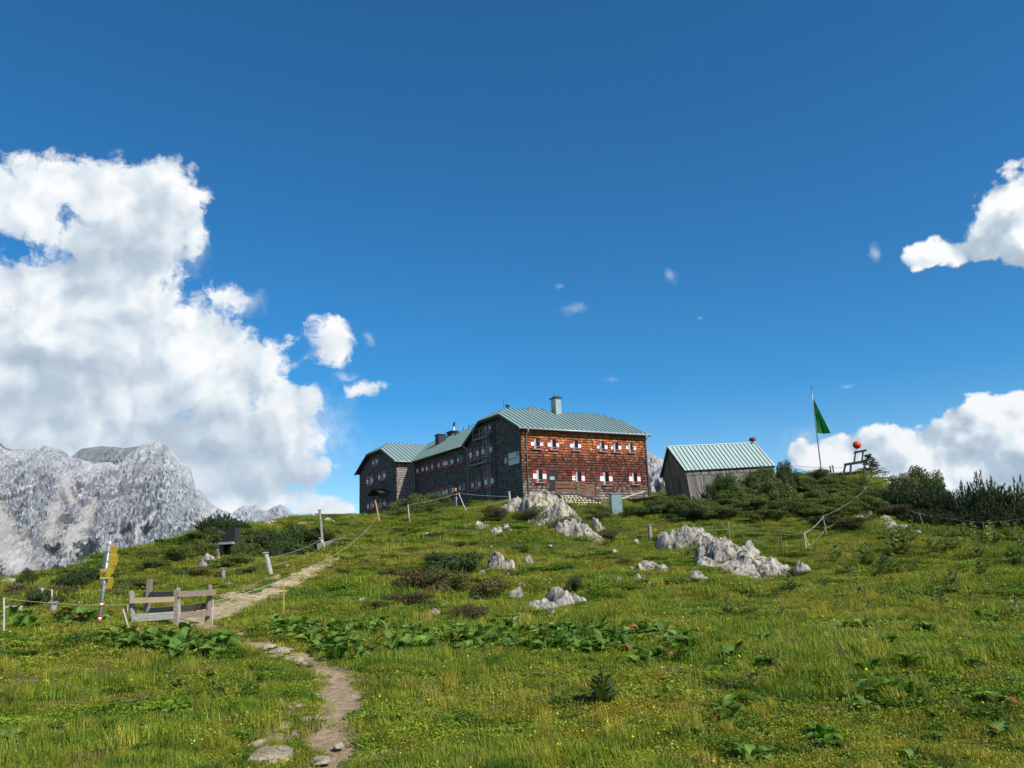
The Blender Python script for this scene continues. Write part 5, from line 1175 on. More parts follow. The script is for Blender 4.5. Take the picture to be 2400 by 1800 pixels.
def bush_mesh(seed, n, m, size, asp=.45, lobes=9, flat=.75, col=(1, 1, 1), cvar=.35, tint=None):
    """unit shrub (radius 1, height about 1.2): leaves spread through many uneven lobes with gaps between"""
    rg = np.random.default_rng(seed); parts = []
    C = [(0, 0, .5, .55)]
    for k in range(lobes): a = rg.uniform(0, 6.28); r = rg.uniform(.25, .8); C.append((r * math.cos(a), r * math.sin(a), rg.uniform(.2, .95) * (1.1 - .5 * r), rg.uniform(.18, .42)))
    tot = sum(c[3] ** 2 for c in C)
    for cx, cy, cz, cr in C:
        k = int(n * cr ** 2 / tot); d = rg.normal(size=(k, 3)); d /= np.linalg.norm(d, axis=1, keepdims=True); rad = cr * rg.uniform(.25, 1.12, (k, 1)) ** .6
        P = np.array([cx, cy, cz]) + d * rad * np.array([1, 1, flat]); P[:, 2] = np.abs(P[:, 2]) * 1.0
        parts.append(cards(P, d + rg.normal(size=(k, 3)) * .7 + np.array([0, 0, .5]), size, asp, rg, col, cvar, tint))
    return arrmesh('foliage', parts, m)
def shoot_mesh(seed, n, m, length=.20, needles=20, width=.030, conical=False):
    """dwarf pine: upright bottle-brush shoots on spreading boughs"""
    rg = np.random.default_rng(seed); parts = []
    for k in range(n):
        a = rg.uniform(0, 6.28); r = math.sqrt(rg.random()) * .95; top = (1.05 - .75 * r ** 2) * rg.uniform(.55, 1.08); base = np.array([r * math.cos(a), r * math.sin(a), top * rg.uniform(.35, .95)])
        dr = np.array([.35 * r * math.cos(a), .35 * r * math.sin(a), 1.0]) + rg.normal(size=3) * .38; dr /= np.linalg.norm(dr); L = length * rg.uniform(.6, 1.3)
        t = rg.uniform(0, 1, (needles, 1)); P = base + dr * t * L; N = rg.normal(size=(needles, 3)); 
        out = N - (N @ dr)[:, None] * dr; out /= np.linalg.norm(out, axis=1, keepdims=True) + 1e-9; tip = P + out * width * 2.6 * (1.15 - .6 * t) + dr * width * 2.4; sd = np.cross(out, dr) * width * .42
        V = np.stack([P - sd, P + sd, tip], 1).reshape(-1, 3); k2 = rg.uniform(.6, 1.5, (needles, 1)); parts.append((V, np.arange(needles * 3).reshape(-1, 3), np.repeat(np.ones((needles, 3)) * k2, 3, 0)))
    return arrmesh('foliage', parts, m)
BM = {'willow': [bush_mesh(s, 5200, M_leafA, .050, .36) for s in (1, 2, 3)], 'dark': [bush_mesh(s, 5200, M_leafD, .050, .42) for s in (4, 5, 6)],
      'mound': [bush_mesh(s, 5200, M_leafM, .046, .42, 12, .6) for s in (7, 8, 9, 10)], 'pine': [shoot_mesh(s, 560, M_pine, needles=24) for s in (11, 12, 13)],
      'heath': [bush_mesh(s, 3800, M_heath, .050, .35, 10, .55, tint=((2.2, .9, .6), .10)) for s in (14, 15, 16)]}
STEM = [stems_mesh('stem', random.Random(s), 12, .75, .55, .022, M_bark) for s in (1, 2)]
NB = [0]
def bush(kind, p, rad, h, label, group=None, nm='shrub', cat='shrub'):
    i = NB[0]; NB[0] += 1; p = np.array(p, float)
    t = thing(nm, label, cat, p, group); rz = random.uniform(0, 6.28)
    s = (rad * random.uniform(.9, 1.1), rad * random.uniform(.9, 1.1), h * random.uniform(.92, 1.05) / 1.15)
    inst('foliage', BM[kind][i % len(BM[kind])], t, (0, 0, -.05), (0, 0, rz), s); inst('stem', STEM[i % 2], t, (0, 0, 0), (0, 0, rz), s); return t
def bushtop(kind, px, topy, wpx, d, label, group=None, **k):
    # shrub whose crown reaches photo row topy at distance d
    v = ray(px, topy); q = EYE + v * (d / math.hypot(v[0], v[1])); z = g1(q[0], q[1]); rr = wpx * d / FPX / 2; rr = max(rr, .62 * (q[2] - z)) if kind == 'pine' else rr; return bush(kind, (q[0], q[1], z - .05), rr, max(.5, (q[2] - z) * 1.22), label, group, **k)
def bushpx(kind, px, py, wpx, hpx, label, group=None, d=None, **k):
    p = gp(px, py, 5.0) if d is None else gd(px, d); return bush(kind, p, px2m(wpx, p) / 2, px2m(hpx, p), label, group, **k)
for q in [(905, 1190, 80, 76), (945, 1165, 90, 77), (985, 1155, 80, 76), (1020, 1152, 80, 78), (1045, 1160, 50, 77), (925, 1195, 90, 73), (965, 1180, 90, 72), (1010, 1175, 90, 73), (880, 1210, 50, 74), (1040, 1190, 50, 73)]:
    bushtop('willow', *q, 'leafy green shrub in the thicket before the shaded side of the hut', 'thicket beside the hut')
for q in [(640, 1240, 80, 51), (680, 1228, 90, 52), (720, 1232, 90, 52), (755, 1236, 60, 52), (660, 1265, 90, 48), (705, 1268, 90, 48), (740, 1258, 70, 50), (785, 1238, 60, 56), (618, 1250, 50, 52), (640, 1285, 60, 47)]:
    bushtop('dark', *q, 'dark green shrub in the thicket right of the cellar', 'thicket right of the cellar')
for q, lb in [((478, 1258, 70, 50), 'leafy shrub hugging the left side of the cellar entrance'), ((578, 1246, 70, 50.5), 'leafy shrub hugging the right side of the cellar entrance'), ((525, 1232, 90, 52), 'green shrub growing over the top of the cellar entrance'), ((600, 1268, 60, 49.5), 'leafy shrub right below the cellar entrance'), ((455, 1285, 60, 49), 'leafy shrub left below the cellar entrance'), ((470, 1240, 80, 53), 'shrub spilling over the bank above the cellar, left side'), ((585, 1232, 80, 54), 'shrub spilling over the bank above the cellar, right side'), ((566, 1268, 46, 49.5), 'small leafy shrub against the right cellar wall'), ((415, 1270, 70, 53), 'round shrub on the mound well left of the cellar')]: bushtop('mound', *q, lb)
bush('pine', at(512, 1237, 55) - HZ * .3, 1.35, 1.5, 'dwarf pine spreading over the cellar roof', nm='dwarf_pine'); bush('pine', at(545, 1238, 56) - HZ * .3, 1.1, 1.1, 'small dwarf pine at the right end of the cellar roof', nm='dwarf_pine')
# shrub-covered mound behind the barn
rgm = random.Random(21); cnt = 0
MOUND = []
while cnt < 105:
    x = rgm.uniform(1545, 2045); lo_y = 1232 - abs(x - 1790) * .12; hi_y = np.interp(x, [1545, 1620, 1700, 1800, 1900, 2045], [1190, 1165, 1130, 1126, 1126, 1135]); y = rgm.uniform(hi_y, lo_y)
    if x < 1640 and y < 1185: continue
    p = gp(x, y, 40.0)
    if math.hypot(p[0], p[1]) > 91: continue
    bush('mound', p, rgm.uniform(1.0, 1.8), rgm.uniform(.8, 1.6), 'low green shrub in the carpet covering the mound beside the barn', 'shrub carpet on the mound'); MOUND.append(p); cnt += 1
for q in [(1620, 1215, 90, 30), (1560, 1222, 60, 22), (1665, 1222, 80, 30), (1580, 1225, 46, 16)]: bushpx('dark', *q, 'low dark shrub at the left foot of the mound', 'dark shrubs at the foot of the mound')
for q, lb in [((1832, 1072, 60, 76), 'tallest willow bush overlapping the right end of the barn roof'), ((1790, 1088, 80, 75.5), 'broad willow bush before the right half of the barn wall'), ((1750, 1105, 80, 75), 'willow bush hiding the middle of the barn wall'), ((1700, 1110, 80, 74.5), 'smaller willow bush before the barn wall, left of the middle'), ((1670, 1128, 60, 74), 'lowest willow bush, left in front of the barn wall'), ((1860, 1098, 50, 78), 'willow bush just right of the barn'), ((1720, 1135, 100, 73), 'wide willow bush at the foot of the barn thicket'), ((1800, 1118, 110, 73.5), 'wide willow bush below the tallest one')]: bushtop('willow', *q, lb)
# right-hand thicket
for q, lb in [((2150, 1085, 90, 78), 'pale green willow bush towering over the dark pines'), ((2180, 1105, 70, 77), 'willow right of the towering one'), ((2110, 1110, 80, 77), 'rounded willow left of the towering one'), ((2075, 1135, 60, 76), 'low willow beside the thick fence post')]: bushtop('willow', *q, lb)
for q in [(2065, 1150, 60, 72), (2095, 1145, 70, 71), (2135, 1140, 90, 70), (2180, 1140, 90, 69), (2215, 1160, 80, 68), (2255, 1150, 70, 68), (2290, 1132, 60, 67), (2320, 1150, 80, 66), (2355, 1148, 70, 66), (2385, 1130, 70, 66), (2420, 1150, 80, 66), (2330, 1190, 110, 64), (2260, 1195, 100, 65), (2190, 1190, 100, 66), (2130, 1190, 80, 68), (2395, 1190, 100, 64), (2100, 1190, 60, 69), (2240, 1175, 60, 67), (2450, 1140, 80, 66)]:
    bushtop('pine', *q, 'dark dwarf pine in the thicket along the right skyline', 'dwarf pines along the right skyline', nm='dwarf_pine')
# spruce by the ropeway frame
def spruce(px, py, hpx, wpx, d, label):
    p = gd(px, d); h, w = px2m(hpx, p), px2m(wpx, p) / 2; t = thing('spruce', label, 'tree', p); rg = np.random.default_rng(3)
    MB().tube([p - HZ * .2, p + HZ * h * .6, p + HZ * h], [.10, .06, .015], 6).build('trunk', M_bark, t); parts = []
    for k in range(150):
        z = h * (rg.random() ** .8) * .97; a = rg.uniform(0, 6.28); L = w * (1 - z / h) * rg.uniform(.7, 1.15) + .12; base = p + HZ * z; e = base + np.array([math.cos(a) * L, math.sin(a) * L, L * rg.uniform(-.1, .35)]); dr = (e - base) / np.linalg.norm(e - base); m_ = 42
        tt = rg.uniform(.1, 1, (m_, 1)); P = base + (e - base) * tt; out = rg.normal(size=(m_, 3)); out[:, 2] *= .5; tip = P + out * .09 + dr * .12; sd = np.cross(out, dr); sd /= np.linalg.norm(sd, axis=1, keepdims=True) + 1e-9
        V = np.stack([P - sd * .045, P + sd * .045, tip], 1).reshape(-1, 3); parts.append((V - p, np.arange(m_ * 3).reshape(-1, 3), np.ones((m_ * 3, 3)) * rg.uniform(.6, 1.4)))
    inst('crown', arrmesh('crown', parts, M_pine), t)
spruce(2066, 1140, 72, 110, 98, 'small spruce standing behind the ropeway frame')
# heath and juniper tufts on the hill
HE = [('dark', 1065, 1348, 130, 44, 'widest juniper mat on the hillside, dark green'), ('heath', 975, 1385, 90, 46, 'brown heather clump left of the juniper mat'), ('heath', 1045, 1390, 110, 40, 'dark heather clump below the juniper mat'), ('heath', 1150, 1412, 90, 44, 'round heather clump left of the ragged ridge'), ('heath', 1085, 1455, 80, 36, 'reddish heather clump just above the dock band'), ('dark', 1345, 1388, 42, 28, 'small black-green shrub on the ragged ridge'), ('heath', 1160, 1222, 64, 26, 'dark heather clump below the rope on the crest'), ('heath', 930, 1352, 60, 22, 'low heather patch at the left of the hillside'),
      ('heath', 960, 1422, 120, 26, 'long low heather strip low on the hillside'), ('dark', 870, 1425, 60, 16, 'flat dark shrub low on the left hillside'), ('heath', 1260, 1228, 70, 34, 'heather growing on the crest outcrop'), ('heath', 1330, 1248, 80, 30, 'heather under the crest outcrop, right side'), ('heath', 1425, 1268, 50, 18, 'heather clump right of the leaning rock'), ('dark', 1075, 1285, 26, 10, 'tiny dark shrub high on the slope'), ('heath', 1410, 1220, 60, 24, 'heather tuft left of the cabinet'), ('dark', 1500, 1212, 90, 22, 'dark low shrub right of the cabinet'),
      ('heath', 1465, 1320, 40, 12, 'thin heather patch on the middle slope'), ('heath', 1620, 1390, 46, 12, 'heather patch under the sunken rocks'), ('dark', 1935, 1235, 60, 20, 'flat dark shrub beyond the right rope fence'), ('heath', 2095, 1205, 80, 18, 'heather over the whitish rocks'), ('heath', 2000, 1235, 70, 16, 'brownish heather patch below the shrub mound'), ('heath', 700, 1395, 30, 8, 'thin heather line beside the track')]
for k, x, y, w_, h_, lb in HE: bushpx(k, x, y, w_ * 1.3, h_ * 1.55, lb)
# left hollow and mound
LE = [('pine', 215, 1372, 90, 50, 'dark dwarf pines at the rim of the left hollow, right group'), ('pine', 165, 1376, 70, 34, 'dark dwarf pine at the rim of the left hollow, left one'), ('willow', 65, 1378, 44, 46, 'pale bush on the left skyline'), ('dark', 95, 1415, 80, 36, 'dark shrub behind the white hurdle'), ('heath', 40, 1398, 90, 30, 'brownish heath at the left edge'), ('heath', 135, 1398, 90, 26, 'reddish heath beside the hollow'), ('mound', 420, 1315, 80, 40, 'leafy shrub on the grassy mound, left of the cellar'), ('mound', 460, 1300, 70, 44, 'leafy shrub touching the cellar stones'), ('mound', 370, 1335, 80, 30, 'low leafy shrub lower on the grassy mound'), ('heath', 460, 1352, 70, 26, 'reddish herbs under the cellar door'), ('mound', 300, 1385, 90, 36, 'big-leaved herbs behind the signpost'), ('heath', 260, 1400, 60, 22, 'brown herbs left of the stile'), ('mound', 560, 1325, 90, 30, 'green herbs below the cellar stones'), ('heath', 590, 1345, 70, 20, 'reddish herbs beside the stub posts'), ('mound', 340, 1310, 60, 22, 'small shrub high on the grassy mound'), ('mound', 430, 1355, 60, 30, 'dark leafy herbs on the bank above the stile'), ('dark', 500, 1262, 60, 26, 'overhanging ivy-like shrub above the cellar boards'), ('heath', 350, 1378, 60, 16, 'brown stalks above the stile')]
for k, x, y, w_, h_, lb in LE: bushpx(k, x, y, w_, h_, lb)
# ------------------------------------------------------------------ dock plants (large single leaves)
M_dock = foliage_mat('dock_leaf', (.090, .180, .024), (.150, .240, .042), .32, .38, 1.2)
M_dockred = foliage_mat('withered_dock_leaf', (.24, .070, .028), (.30, .12, .05), .2, .3, 2)
def leaf_mesh(seed, w, curl, m, nseg=6):
    """broad dock leaf with a folded midrib and wavy margin, 1 m long, along +X rising from the origin"""
    rg = random.Random(seed); V = []; F = []; C = []
    for i in range(nseg + 1):
        t = i / nseg; x = .18 + .82 * t; wd = w * (math.sin(math.pi * min(1, t * .93 + .07)) ** .75) * (1.05 - .35 * t); z = .30 * math.sin(t * 1.9) * 1.0 - curl * t * t
        for j, s in enumerate((-1, -.5, 0, .5, 1)):
            wav = (.05 * math.sin(7 * t + 2 * s + seed) + .05 * rg.uniform(-1, 1)) * abs(s); V.append((x, s * wd, z + .16 * abs(s) * wd * 2 + wav)); k = .82 if j == 2 else rg.uniform(.9, 1.12); C.append((k, k, k))
    for i in range(nseg):
        for j in range(4): a = i * 5 + j; F.append((a, a + 1, a + 6, a + 5))
    b = len(V); V += [(0, -.012, 0), (0, .012, 0), (.2, .012, V[2][2]), (.2, -.012, V[2][2])]; C += [(.9, .6, .4)] * 4; F.append((b, b + 1, b + 2, b + 3))
    mb = MB(); mb.add(V, F, col=C); return mb.mesh('leaf', m, smooth=True)
LEAF = [leaf_mesh(s, w, c, M_dock) for s, w, c in ((1, .30, .35), (2, .34, .5), (3, .27, .2), (4, .36, .6), (5, .31, .45))]
LEAFR = [leaf_mesh(s, w, c, M_dockred) for s, w, c in ((6, .26, .7), (7, .24, .5))]
ND = [0]
def dock(p, size, label, group, n=7, red=.03):
    n += 1; t = thing('dock_plant', label, 'plant', p, group); ND[0] += 1
    a0 = random.uniform(0, 6.28)
    for k in range(n):
        a = a0 + k * 2.4 + random.uniform(-.4, .4); el = random.uniform(.15, 1.05); s = size * random.uniform(.65, 1.15); me = random.choice(LEAFR if random.random() < red else LEAF)
        inst('leaf', me, t, (random.uniform(-.05, .05), random.uniform(-.05, .05), random.uniform(-.02, .06) * size), (random.uniform(-.35, .35), -el, a), (s, s * random.uniform(.85, 1.2), s))
def dock_area(n, xr, top, bot, size, label, group, nl=7, red=.03, seed=1, mind=.22):
    rg = random.Random(seed); got = []; tries = 0
    while len(got) < n and tries < n * 30:
        tries += 1; x = rg.uniform(*xr); y0, y1 = np.interp(x, *top), np.interp(x, *bot)
        if y1 <= y0: continue
        p = gp(x, rg.uniform(y0, y1), 4.0)
        if any(math.hypot(p[0] - q[0], p[1] - q[1]) < mind for q in got): continue
        got.append(p); dock(p, size * rg.uniform(.6, 1.2) * min(1.0, .35 + math.hypot(p[0], p[1]) / 24), label, group, nl, red)
dock_area(165, (640, 1480), ([640, 800, 1000, 1200, 1480], [1462, 1468, 1476, 1476, 1490]), ([640, 720, 790, 1000, 1200, 1480], [1480, 1515, 1555, 1530, 1525, 1540]), .31, 'broad-leaved dock in the dense green band crossing below the hill', 'dock band below the hill', 7, .015, 3, .20)
dock_area(50, (240, 530), ([240, 330, 400, 530], [1494, 1492, 1490, 1500]), ([240, 330, 450, 530], [1506, 1528, 1546, 1540]), .30, 'broad-leaved dock in the clump in front of the stile', 'dock clump before the stile', 7, .02, 4, .20)
dock_area(20, (15, 235), ([15, 235], [1442, 1450]), ([15, 235], [1470, 1478]), .40, 'dock in the shady clump left of the signpost', 'dock clump left of the signpost', 7, .10, 5, .35)
dock_area(16, (1440, 1640), ([1440, 1640], [1475, 1495]), ([1440, 1640], [1560, 1570]), .36, 'dock in the loose group at the right end of the band', 'loose docks right of the band', 6, .06, 6, .4)
for x, y, s, lb in [(1790, 1505, .40, 'dock plant left of two neighbours in the right meadow'), (1870, 1515, .44, 'dock plant between two neighbours in the right meadow'), (1960, 1508, .40, 'dock plant right of two neighbours in the right meadow'), (2175, 1485, .48, 'bright dock plant high in the right meadow'), (2330, 1462, .36, 'dock plant near the right edge, upper one'), (2010, 1648, .42, 'left dock of the dark row in the right foreground'), (2085, 1640, .46, 'large pale-leaved dock in the middle of the dark row'), (2150, 1642, .42, 'right dock of the dark row in the right foreground'), (1790, 1570, .40, 'dock plant in the centre right meadow'), (1700, 1680, .34, 'dock seedlings at the lower centre right'), (1930, 1740, .36, 'dock plant near the bottom right'), (1760, 1790, .34, 'dock plant at the bottom edge, right of centre'), (2260, 1640, .34, 'reddish dock near the right edge'), (2330, 1660, .36, 'withered dock at the right edge'), (1505, 1490, .34, 'single dock just above the band end'), (1920, 1560, .32, 'dock with orange leaves in the right meadow'), (260, 1670, .26, 'pale young dock in the left foreground grass'), (420, 1615, .30, 'half red dock in the left foreground'), (30, 1735, .28, 'dock at the lower left edge'), (305, 1580, .2, 'small dock with one brown leaf, left foreground'), (150, 1478, .34, 'dock with a bright red leaf by the signpost'), (2290, 1570, .3, 'dock among yellow herbs at the right'), (1640, 1545, .3, 'dock right of the band, standing alone')]:
    rd = .3 if any(k in lb for k in ('red', 'orange', 'withered', 'brown')) else .05
    dock(gp(x, y, 4.0), s * .54, lb, None, 11, rd)

dock_area(34, (1640, 2400), ([1640, 2400], [1470, 1440]), ([1640, 2400], [1790, 1790]), .25, 'small dock among the grass of the right foreground meadow', 'small docks in the right foreground meadow', 7, .06, 8, .5)
dock_area(9, (30, 560), ([30, 560], [1560, 1600]), ([30, 560], [1790, 1790]), .19, 'small dock among the grass of the left foreground', 'small docks in the left foreground', 6, .06, 9, .5)

# ------------------------------------------------------------------ tall leafy meadow plants
M_gent = foliage_mat('gentian_leaf', (.120, .165, .045), (.190, .225, .085), .25, .25, 1.0)
def tall_plant(p, h, label, group=None, seed=0, whorls=6, big=1.0):
    rg = random.Random(seed); t = thing('tall_plant', label, 'plant', p, group); MB().tube([p - HZ * .05, p + HZ * h * .55, p + HZ * h + np.array([rg.uniform(-.05, .05), 0, 0])], [.012, .010, .005], 5).build('stem', M_gent, t)
    mb = MB()
    for w_ in range(whorls):
        z = h * (.05 + .92 * w_ / whorls); n = 4 if w_ else 6
        for k in range(n):
            a = w_ * .8 + k * 6.28 / n + rg.uniform(-.2, .2); L = h * (.52 - .36 * w_ / whorls) * rg.uniform(.8, 1.2) * big; el = rg.uniform(.35, .95); d = np.array([math.cos(a) * math.cos(el), math.sin(a) * math.cos(el), math.sin(el)]); sd = np.array([-math.sin(a), math.cos(a), 0]) * L * .27
            b = p + HZ * z; q = rg.uniform(.7, 1.3); mb.add([b, b + d * L * .45 + sd, b + d * L - HZ * L * .12, b + d * L * .45 - sd, b + d * L * .5 - HZ * L * .04], [(0, 1, 4), (1, 2, 4), (2, 3, 4), (3, 0, 4)], col=(q, q, q))
    mb.build('leaves', M_gent, t)
TP = [(1850, 1392, 46, 'dark upright plant below the end of the long outcrop'), (1822, 1408, 26, 'small dark plant left below the upright one'), (2232, 1395, 54, 'largest dark leafy plant in the right meadow'), (2206, 1425, 44, 'pale leafy plant just below the largest dark one'), (1960, 1318, 40, 'slender plant left in the upper right meadow'), (2035, 1325, 48, 'slender plant with pale lower leaves, upper right meadow'), (2075, 1335, 40, 'bushy plant in the middle of the upper right meadow'), (2100, 1345, 44, 'bushy plant right of the middle one'), (2385, 1325, 40, 'dark cone-shaped plant at the right edge'), (2300, 1350, 36, 'thin plant near the right edge'), (1625, 1305, 34, 'leafy plant growing against the long outcrop'), (1640, 1300, 26, 'second leafy plant against the long outcrop'), (1785, 1318, 24, 'leafy plant behind the long outcrop'), (1930, 1380, 26, 'leafy plant beside the flat pale slab'), (1835, 1452, 30, 'ragged leafy plant in the centre right'), (1985, 1345, 24, 'short pale plant right of the lone grey rock'), (1415, 1652, 78, 'tall large-leaved plant alone in the centre foreground')]
for i, (x, y, h_, lb) in enumerate(TP): p = gp(x, y, 4.0); tall_plant(p, px2m(h_, p), lb, None, i, 6, 1.5 if h_ > 70 else 1.15)
rgp = random.Random(9)
for i in range(46):
    x = rgp.uniform(2050, 2400); y = rgp.uniform(1255, 1305); p = gp(x, y, 20); tall_plant(p, rgp.uniform(.7, 1.2), 'pale leafy herb in the crowded strip below the right-hand pines', 'herbs below the right-hand pines', 40 + i, 5)
for i in range(26):
    x = rgp.uniform(1700, 2400); y = rgp.uniform(1330, 1450); p = gp(x, y, 10); tall_plant(p, rgp.uniform(.35, .6), 'small leafy herb scattered in the right meadow', 'herbs scattered in the right meadow', 90 + i, 4)

# ------------------------------------------------------------------ people
def person(p, h, face, label, shirt, trousers, hair, arms):
    """one continuous body grown over a joint skeleton; face = heading of the body"""
    k = h / 1.75; t = thing('person', label, 'person', p); bm = bmesh.new()
    J = {'pel': (0, 0, .95), 'wai': (0, .0, 1.10), 'che': (0, .01, 1.32), 'nek': (0, .0, 1.50), 'hd0': (0, -.01, 1.58), 'hd1': (0, -.02, 1.66), 'hd2': (0, -.01, 1.74),
         'lh': (.10, 0, .90), 'lk': (.11, -.02, .50), 'la': (.12, .02, .09), 'lt': (.13, -.12, .04), 'rh': (-.10, 0, .90), 'rk': (-.10, -.04, .50), 'ra': (-.10, .0, .09), 'rt': (-.11, -.14, .04),
         'ls': (.17, .0, 1.42), 'rs': (-.17, .0, 1.42)}
    J.update(arms)
    E = [('pel', 'wai'), ('wai', 'che'), ('che', 'nek'), ('nek', 'hd0'), ('hd0', 'hd1'), ('hd1', 'hd2'), ('pel', 'lh'), ('lh', 'lk'), ('lk', 'la'), ('la', 'lt'), ('pel', 'rh'), ('rh', 'rk'), ('rk', 'ra'), ('ra', 'rt'), ('che', 'ls'), ('ls', 'le'), ('le', 'lw'), ('lw', 'lf'), ('che', 'rs'), ('rs', 're'), ('re', 'rw'), ('rw', 'rf')]
    R_ = {'pel': .145, 'wai': .125, 'che': .15, 'nek': .058, 'hd0': .075, 'hd1': .095, 'hd2': .06, 'lh': .095, 'lk': .062, 'la': .045, 'lt': .04, 'rh': .095, 'rk': .062, 'ra': .045, 'rt': .04, 'ls': .068, 'le': .047, 'lw': .032, 'lf': .028, 'rs': .068, 're': .047, 'rw': .032, 'rf': .028}
    ix = list(J); me = bpy.data.meshes.new('body'); me.from_pydata([J[q] for q in ix], [(ix.index(a), ix.index(b)) for a, b in E], [])
    o = bpy.data.objects.new('body_tmp', me); COL.objects.link(o); sk = o.modifiers.new('skin', 'SKIN'); o.modifiers.new('sub', 'SUBSURF').levels = 2
    for i, q in enumerate(ix): me.skin_vertices[0].data[i].radius = (R_[q], R_[q] * (.72 if q in ('pel', 'wai', 'che') else 1.0)); me.skin_vertices[0].data[i].use_root = (q == 'pel')
    bpy.context.view_layer.update(); m2 = bpy.data.meshes.new_from_object(o.evaluated_get(bpy.context.evaluated_depsgraph_get())); bpy.data.objects.remove(o)
    for c in (trousers, shirt, (.48, .28, .19), (.03, .025, .02), hair): m2.materials.append(mat('cloth_%02x%02x%02x' % tuple(int(99 * q) for q in c), c, .85, .12, 12))
    for f in m2.polygons:
        c = f.center; arm = abs(c.x) > .21 and c.z > .8
        if c.z < .10: mi = 3
        elif c.z < .98 and not arm: mi = 0
        elif c.z > 1.60 and (c.z > 1.70 or c.y > -.02): mi = 4
        elif c.z > 1.48: mi = 2
        elif arm and c.z < 1.22: mi = 2
        else: mi = 1
        f.material_index = mi; f.use_smooth = True
    m2.transform(Matrix.Rotation(face, 4, 'Z') @ Matrix.Scale(k, 4)); inst('body', m2, t)
    hb = MB(); V, F = ICO[3]; V = V[:]; c = np.array([0, .0, 1.685]); P = [c + v * np.array([.098, .11, .105]) * (1 if (v[2] > .1 or v[1] > .2) else .86) for v in V]; hb.add(P, F); hm = hb.mesh('hair', mat('hair_%02d' % int(hair[0] * 99), hair, .8, .25, 30), smooth=True)
    hm.transform(Matrix.Rotation(face, 4, 'Z') @ Matrix.Scale(k, 4)); inst('hair', hm, t)
    nb = MB(); nb.add([(-.014, -.105, 1.655), (.014, -.105, 1.655), (0, -.125, 1.64), (0, -.1, 1.70)], [(0, 2, 3), (2, 1, 3), (0, 1, 2)]); nm_ = nb.mesh('nose', mat('skin', (.48, .28, .19), .7, .1)); nm_.transform(Matrix.Rotation(face, 4, 'Z') @ Matrix.Scale(k, 4)); inst('nose', nm_, t)
p1 = np.array([*at(1069, 1199, 73.0)[:2], 0]); p1[2] = g1(p1[0], p1[1])
person(p1, 1.78, -1.0, 'person in black T-shirt and grey trousers standing by the rope below the hut', (.012, .012, .014), (.23, .24, .26), (.45, .24, .10),
       {'le': (.24, -.02, 1.16), 'lw': (.12, -.22, 1.12), 'lf': (.02, -.28, 1.14), 're': (-.25, .0, 1.15), 'rw': (-.14, -.20, 1.08), 'rf': (-.05, -.27, 1.09)})
p2 = np.array([*at(902, 1200, 99.0)[:2], 0]); p2[2] = max(g1(p2[0], p2[1]), at(902, 1173, 99.0)[2] - 1.62)
person(p2, 1.72, .3, 'person in a white top at the far entrance, half hidden by shrubs', (.70, .70, .68), (.10, .12, .18), (.20, .07, .04),
       {'le': (.24, .0, 1.15), 'lw': (.22, -.06, .92), 'lf': (.21, -.09, .82), 're': (-.24, .0, 1.15), 'rw': (-.22, -.06, .92), 'rf': (-.21, -.09, .82)})

# ------------------------------------------------------------------ turf
def blade_patch(seed, n, R, h0, h1, w, lean, cols, flowers=0):
    """disc of grass blades, one narrow triangle each"""
    rg = np.random.default_rng(seed); a = rg.uniform(0, 6.28, n); r = R * np.sqrt(rg.random(n)); P = np.stack([r * np.cos(a), r * np.sin(a), np.full(n, -.02)], 1)
    h = rg.uniform(h0, h1, n) * (1 - .35 * (r / R) ** 2); b = rg.uniform(0, 6.28, n); D = np.stack([np.cos(b), np.sin(b), np.zeros(n)], 1); S = np.stack([-np.sin(b), np.cos(b), np.zeros(n)], 1); ln = rg.uniform(.1, 1, n) * lean
    ww = (w * rg.uniform(.6, 1.4, n))[:, None]; mid = P + D * (ln * h * .35)[:, None] + np.array([0, 0, 1]) * (h * .62)[:, None]; tip = P + D * (ln * h)[:, None] + np.array([0, 0, 1]) * h[:, None]
    V = np.stack([P - S * ww, P + S * ww, mid + S * ww * .7, mid - S * ww * .7, tip], 1).reshape(-1, 3); i = np.arange(n)[:, None] * 5; Q = np.concatenate([i + np.array([[0, 1, 2, 3]])], 0); Tm = i + np.array([[3, 2, 4]])
    C = np.array(cols)[rg.integers(0, len(cols), n)] * rg.uniform(.7, 1.3, (n, 1)); C = np.repeat(C, 5, 0)
    return V, Q, Tm, C
def clover_patch(seed, n, R, s, cols):
    rg = np.random.default_rng(seed); a = rg.uniform(0, 6.28, n); r = R * np.sqrt(rg.random(n)); P = np.stack([r * np.cos(a), r * np.sin(a), rg.uniform(.015, .07, n)], 1)
    V, F, C = cards(P, rg.normal(size=(n, 3)) * .5 + np.array([0, 0, 1.0]), s, .62, rg, (1, 1, 1), .3); C = np.repeat(np.array(cols)[rg.integers(0, len(cols), n)], 4, 0) * C
    return V, F, np.zeros((0, 3), int), C
def flower_patch(seed, n, R, s, h, col, gcol):
    rg = np.random.default_rng(seed); a = rg.uniform(0, 6.28, n); r = R * np.sqrt(rg.random(n)); P = np.stack([r * np.cos(a), r * np.sin(a), h * rg.uniform(.6, 1.2, n)], 1)
    V, F, C = cards(P, rg.normal(size=(n, 3)) * .5 + np.array([0, -.4, 1.0]), s, .9, rg, col, .15); return V, F, np.zeros((0, 3), int), C
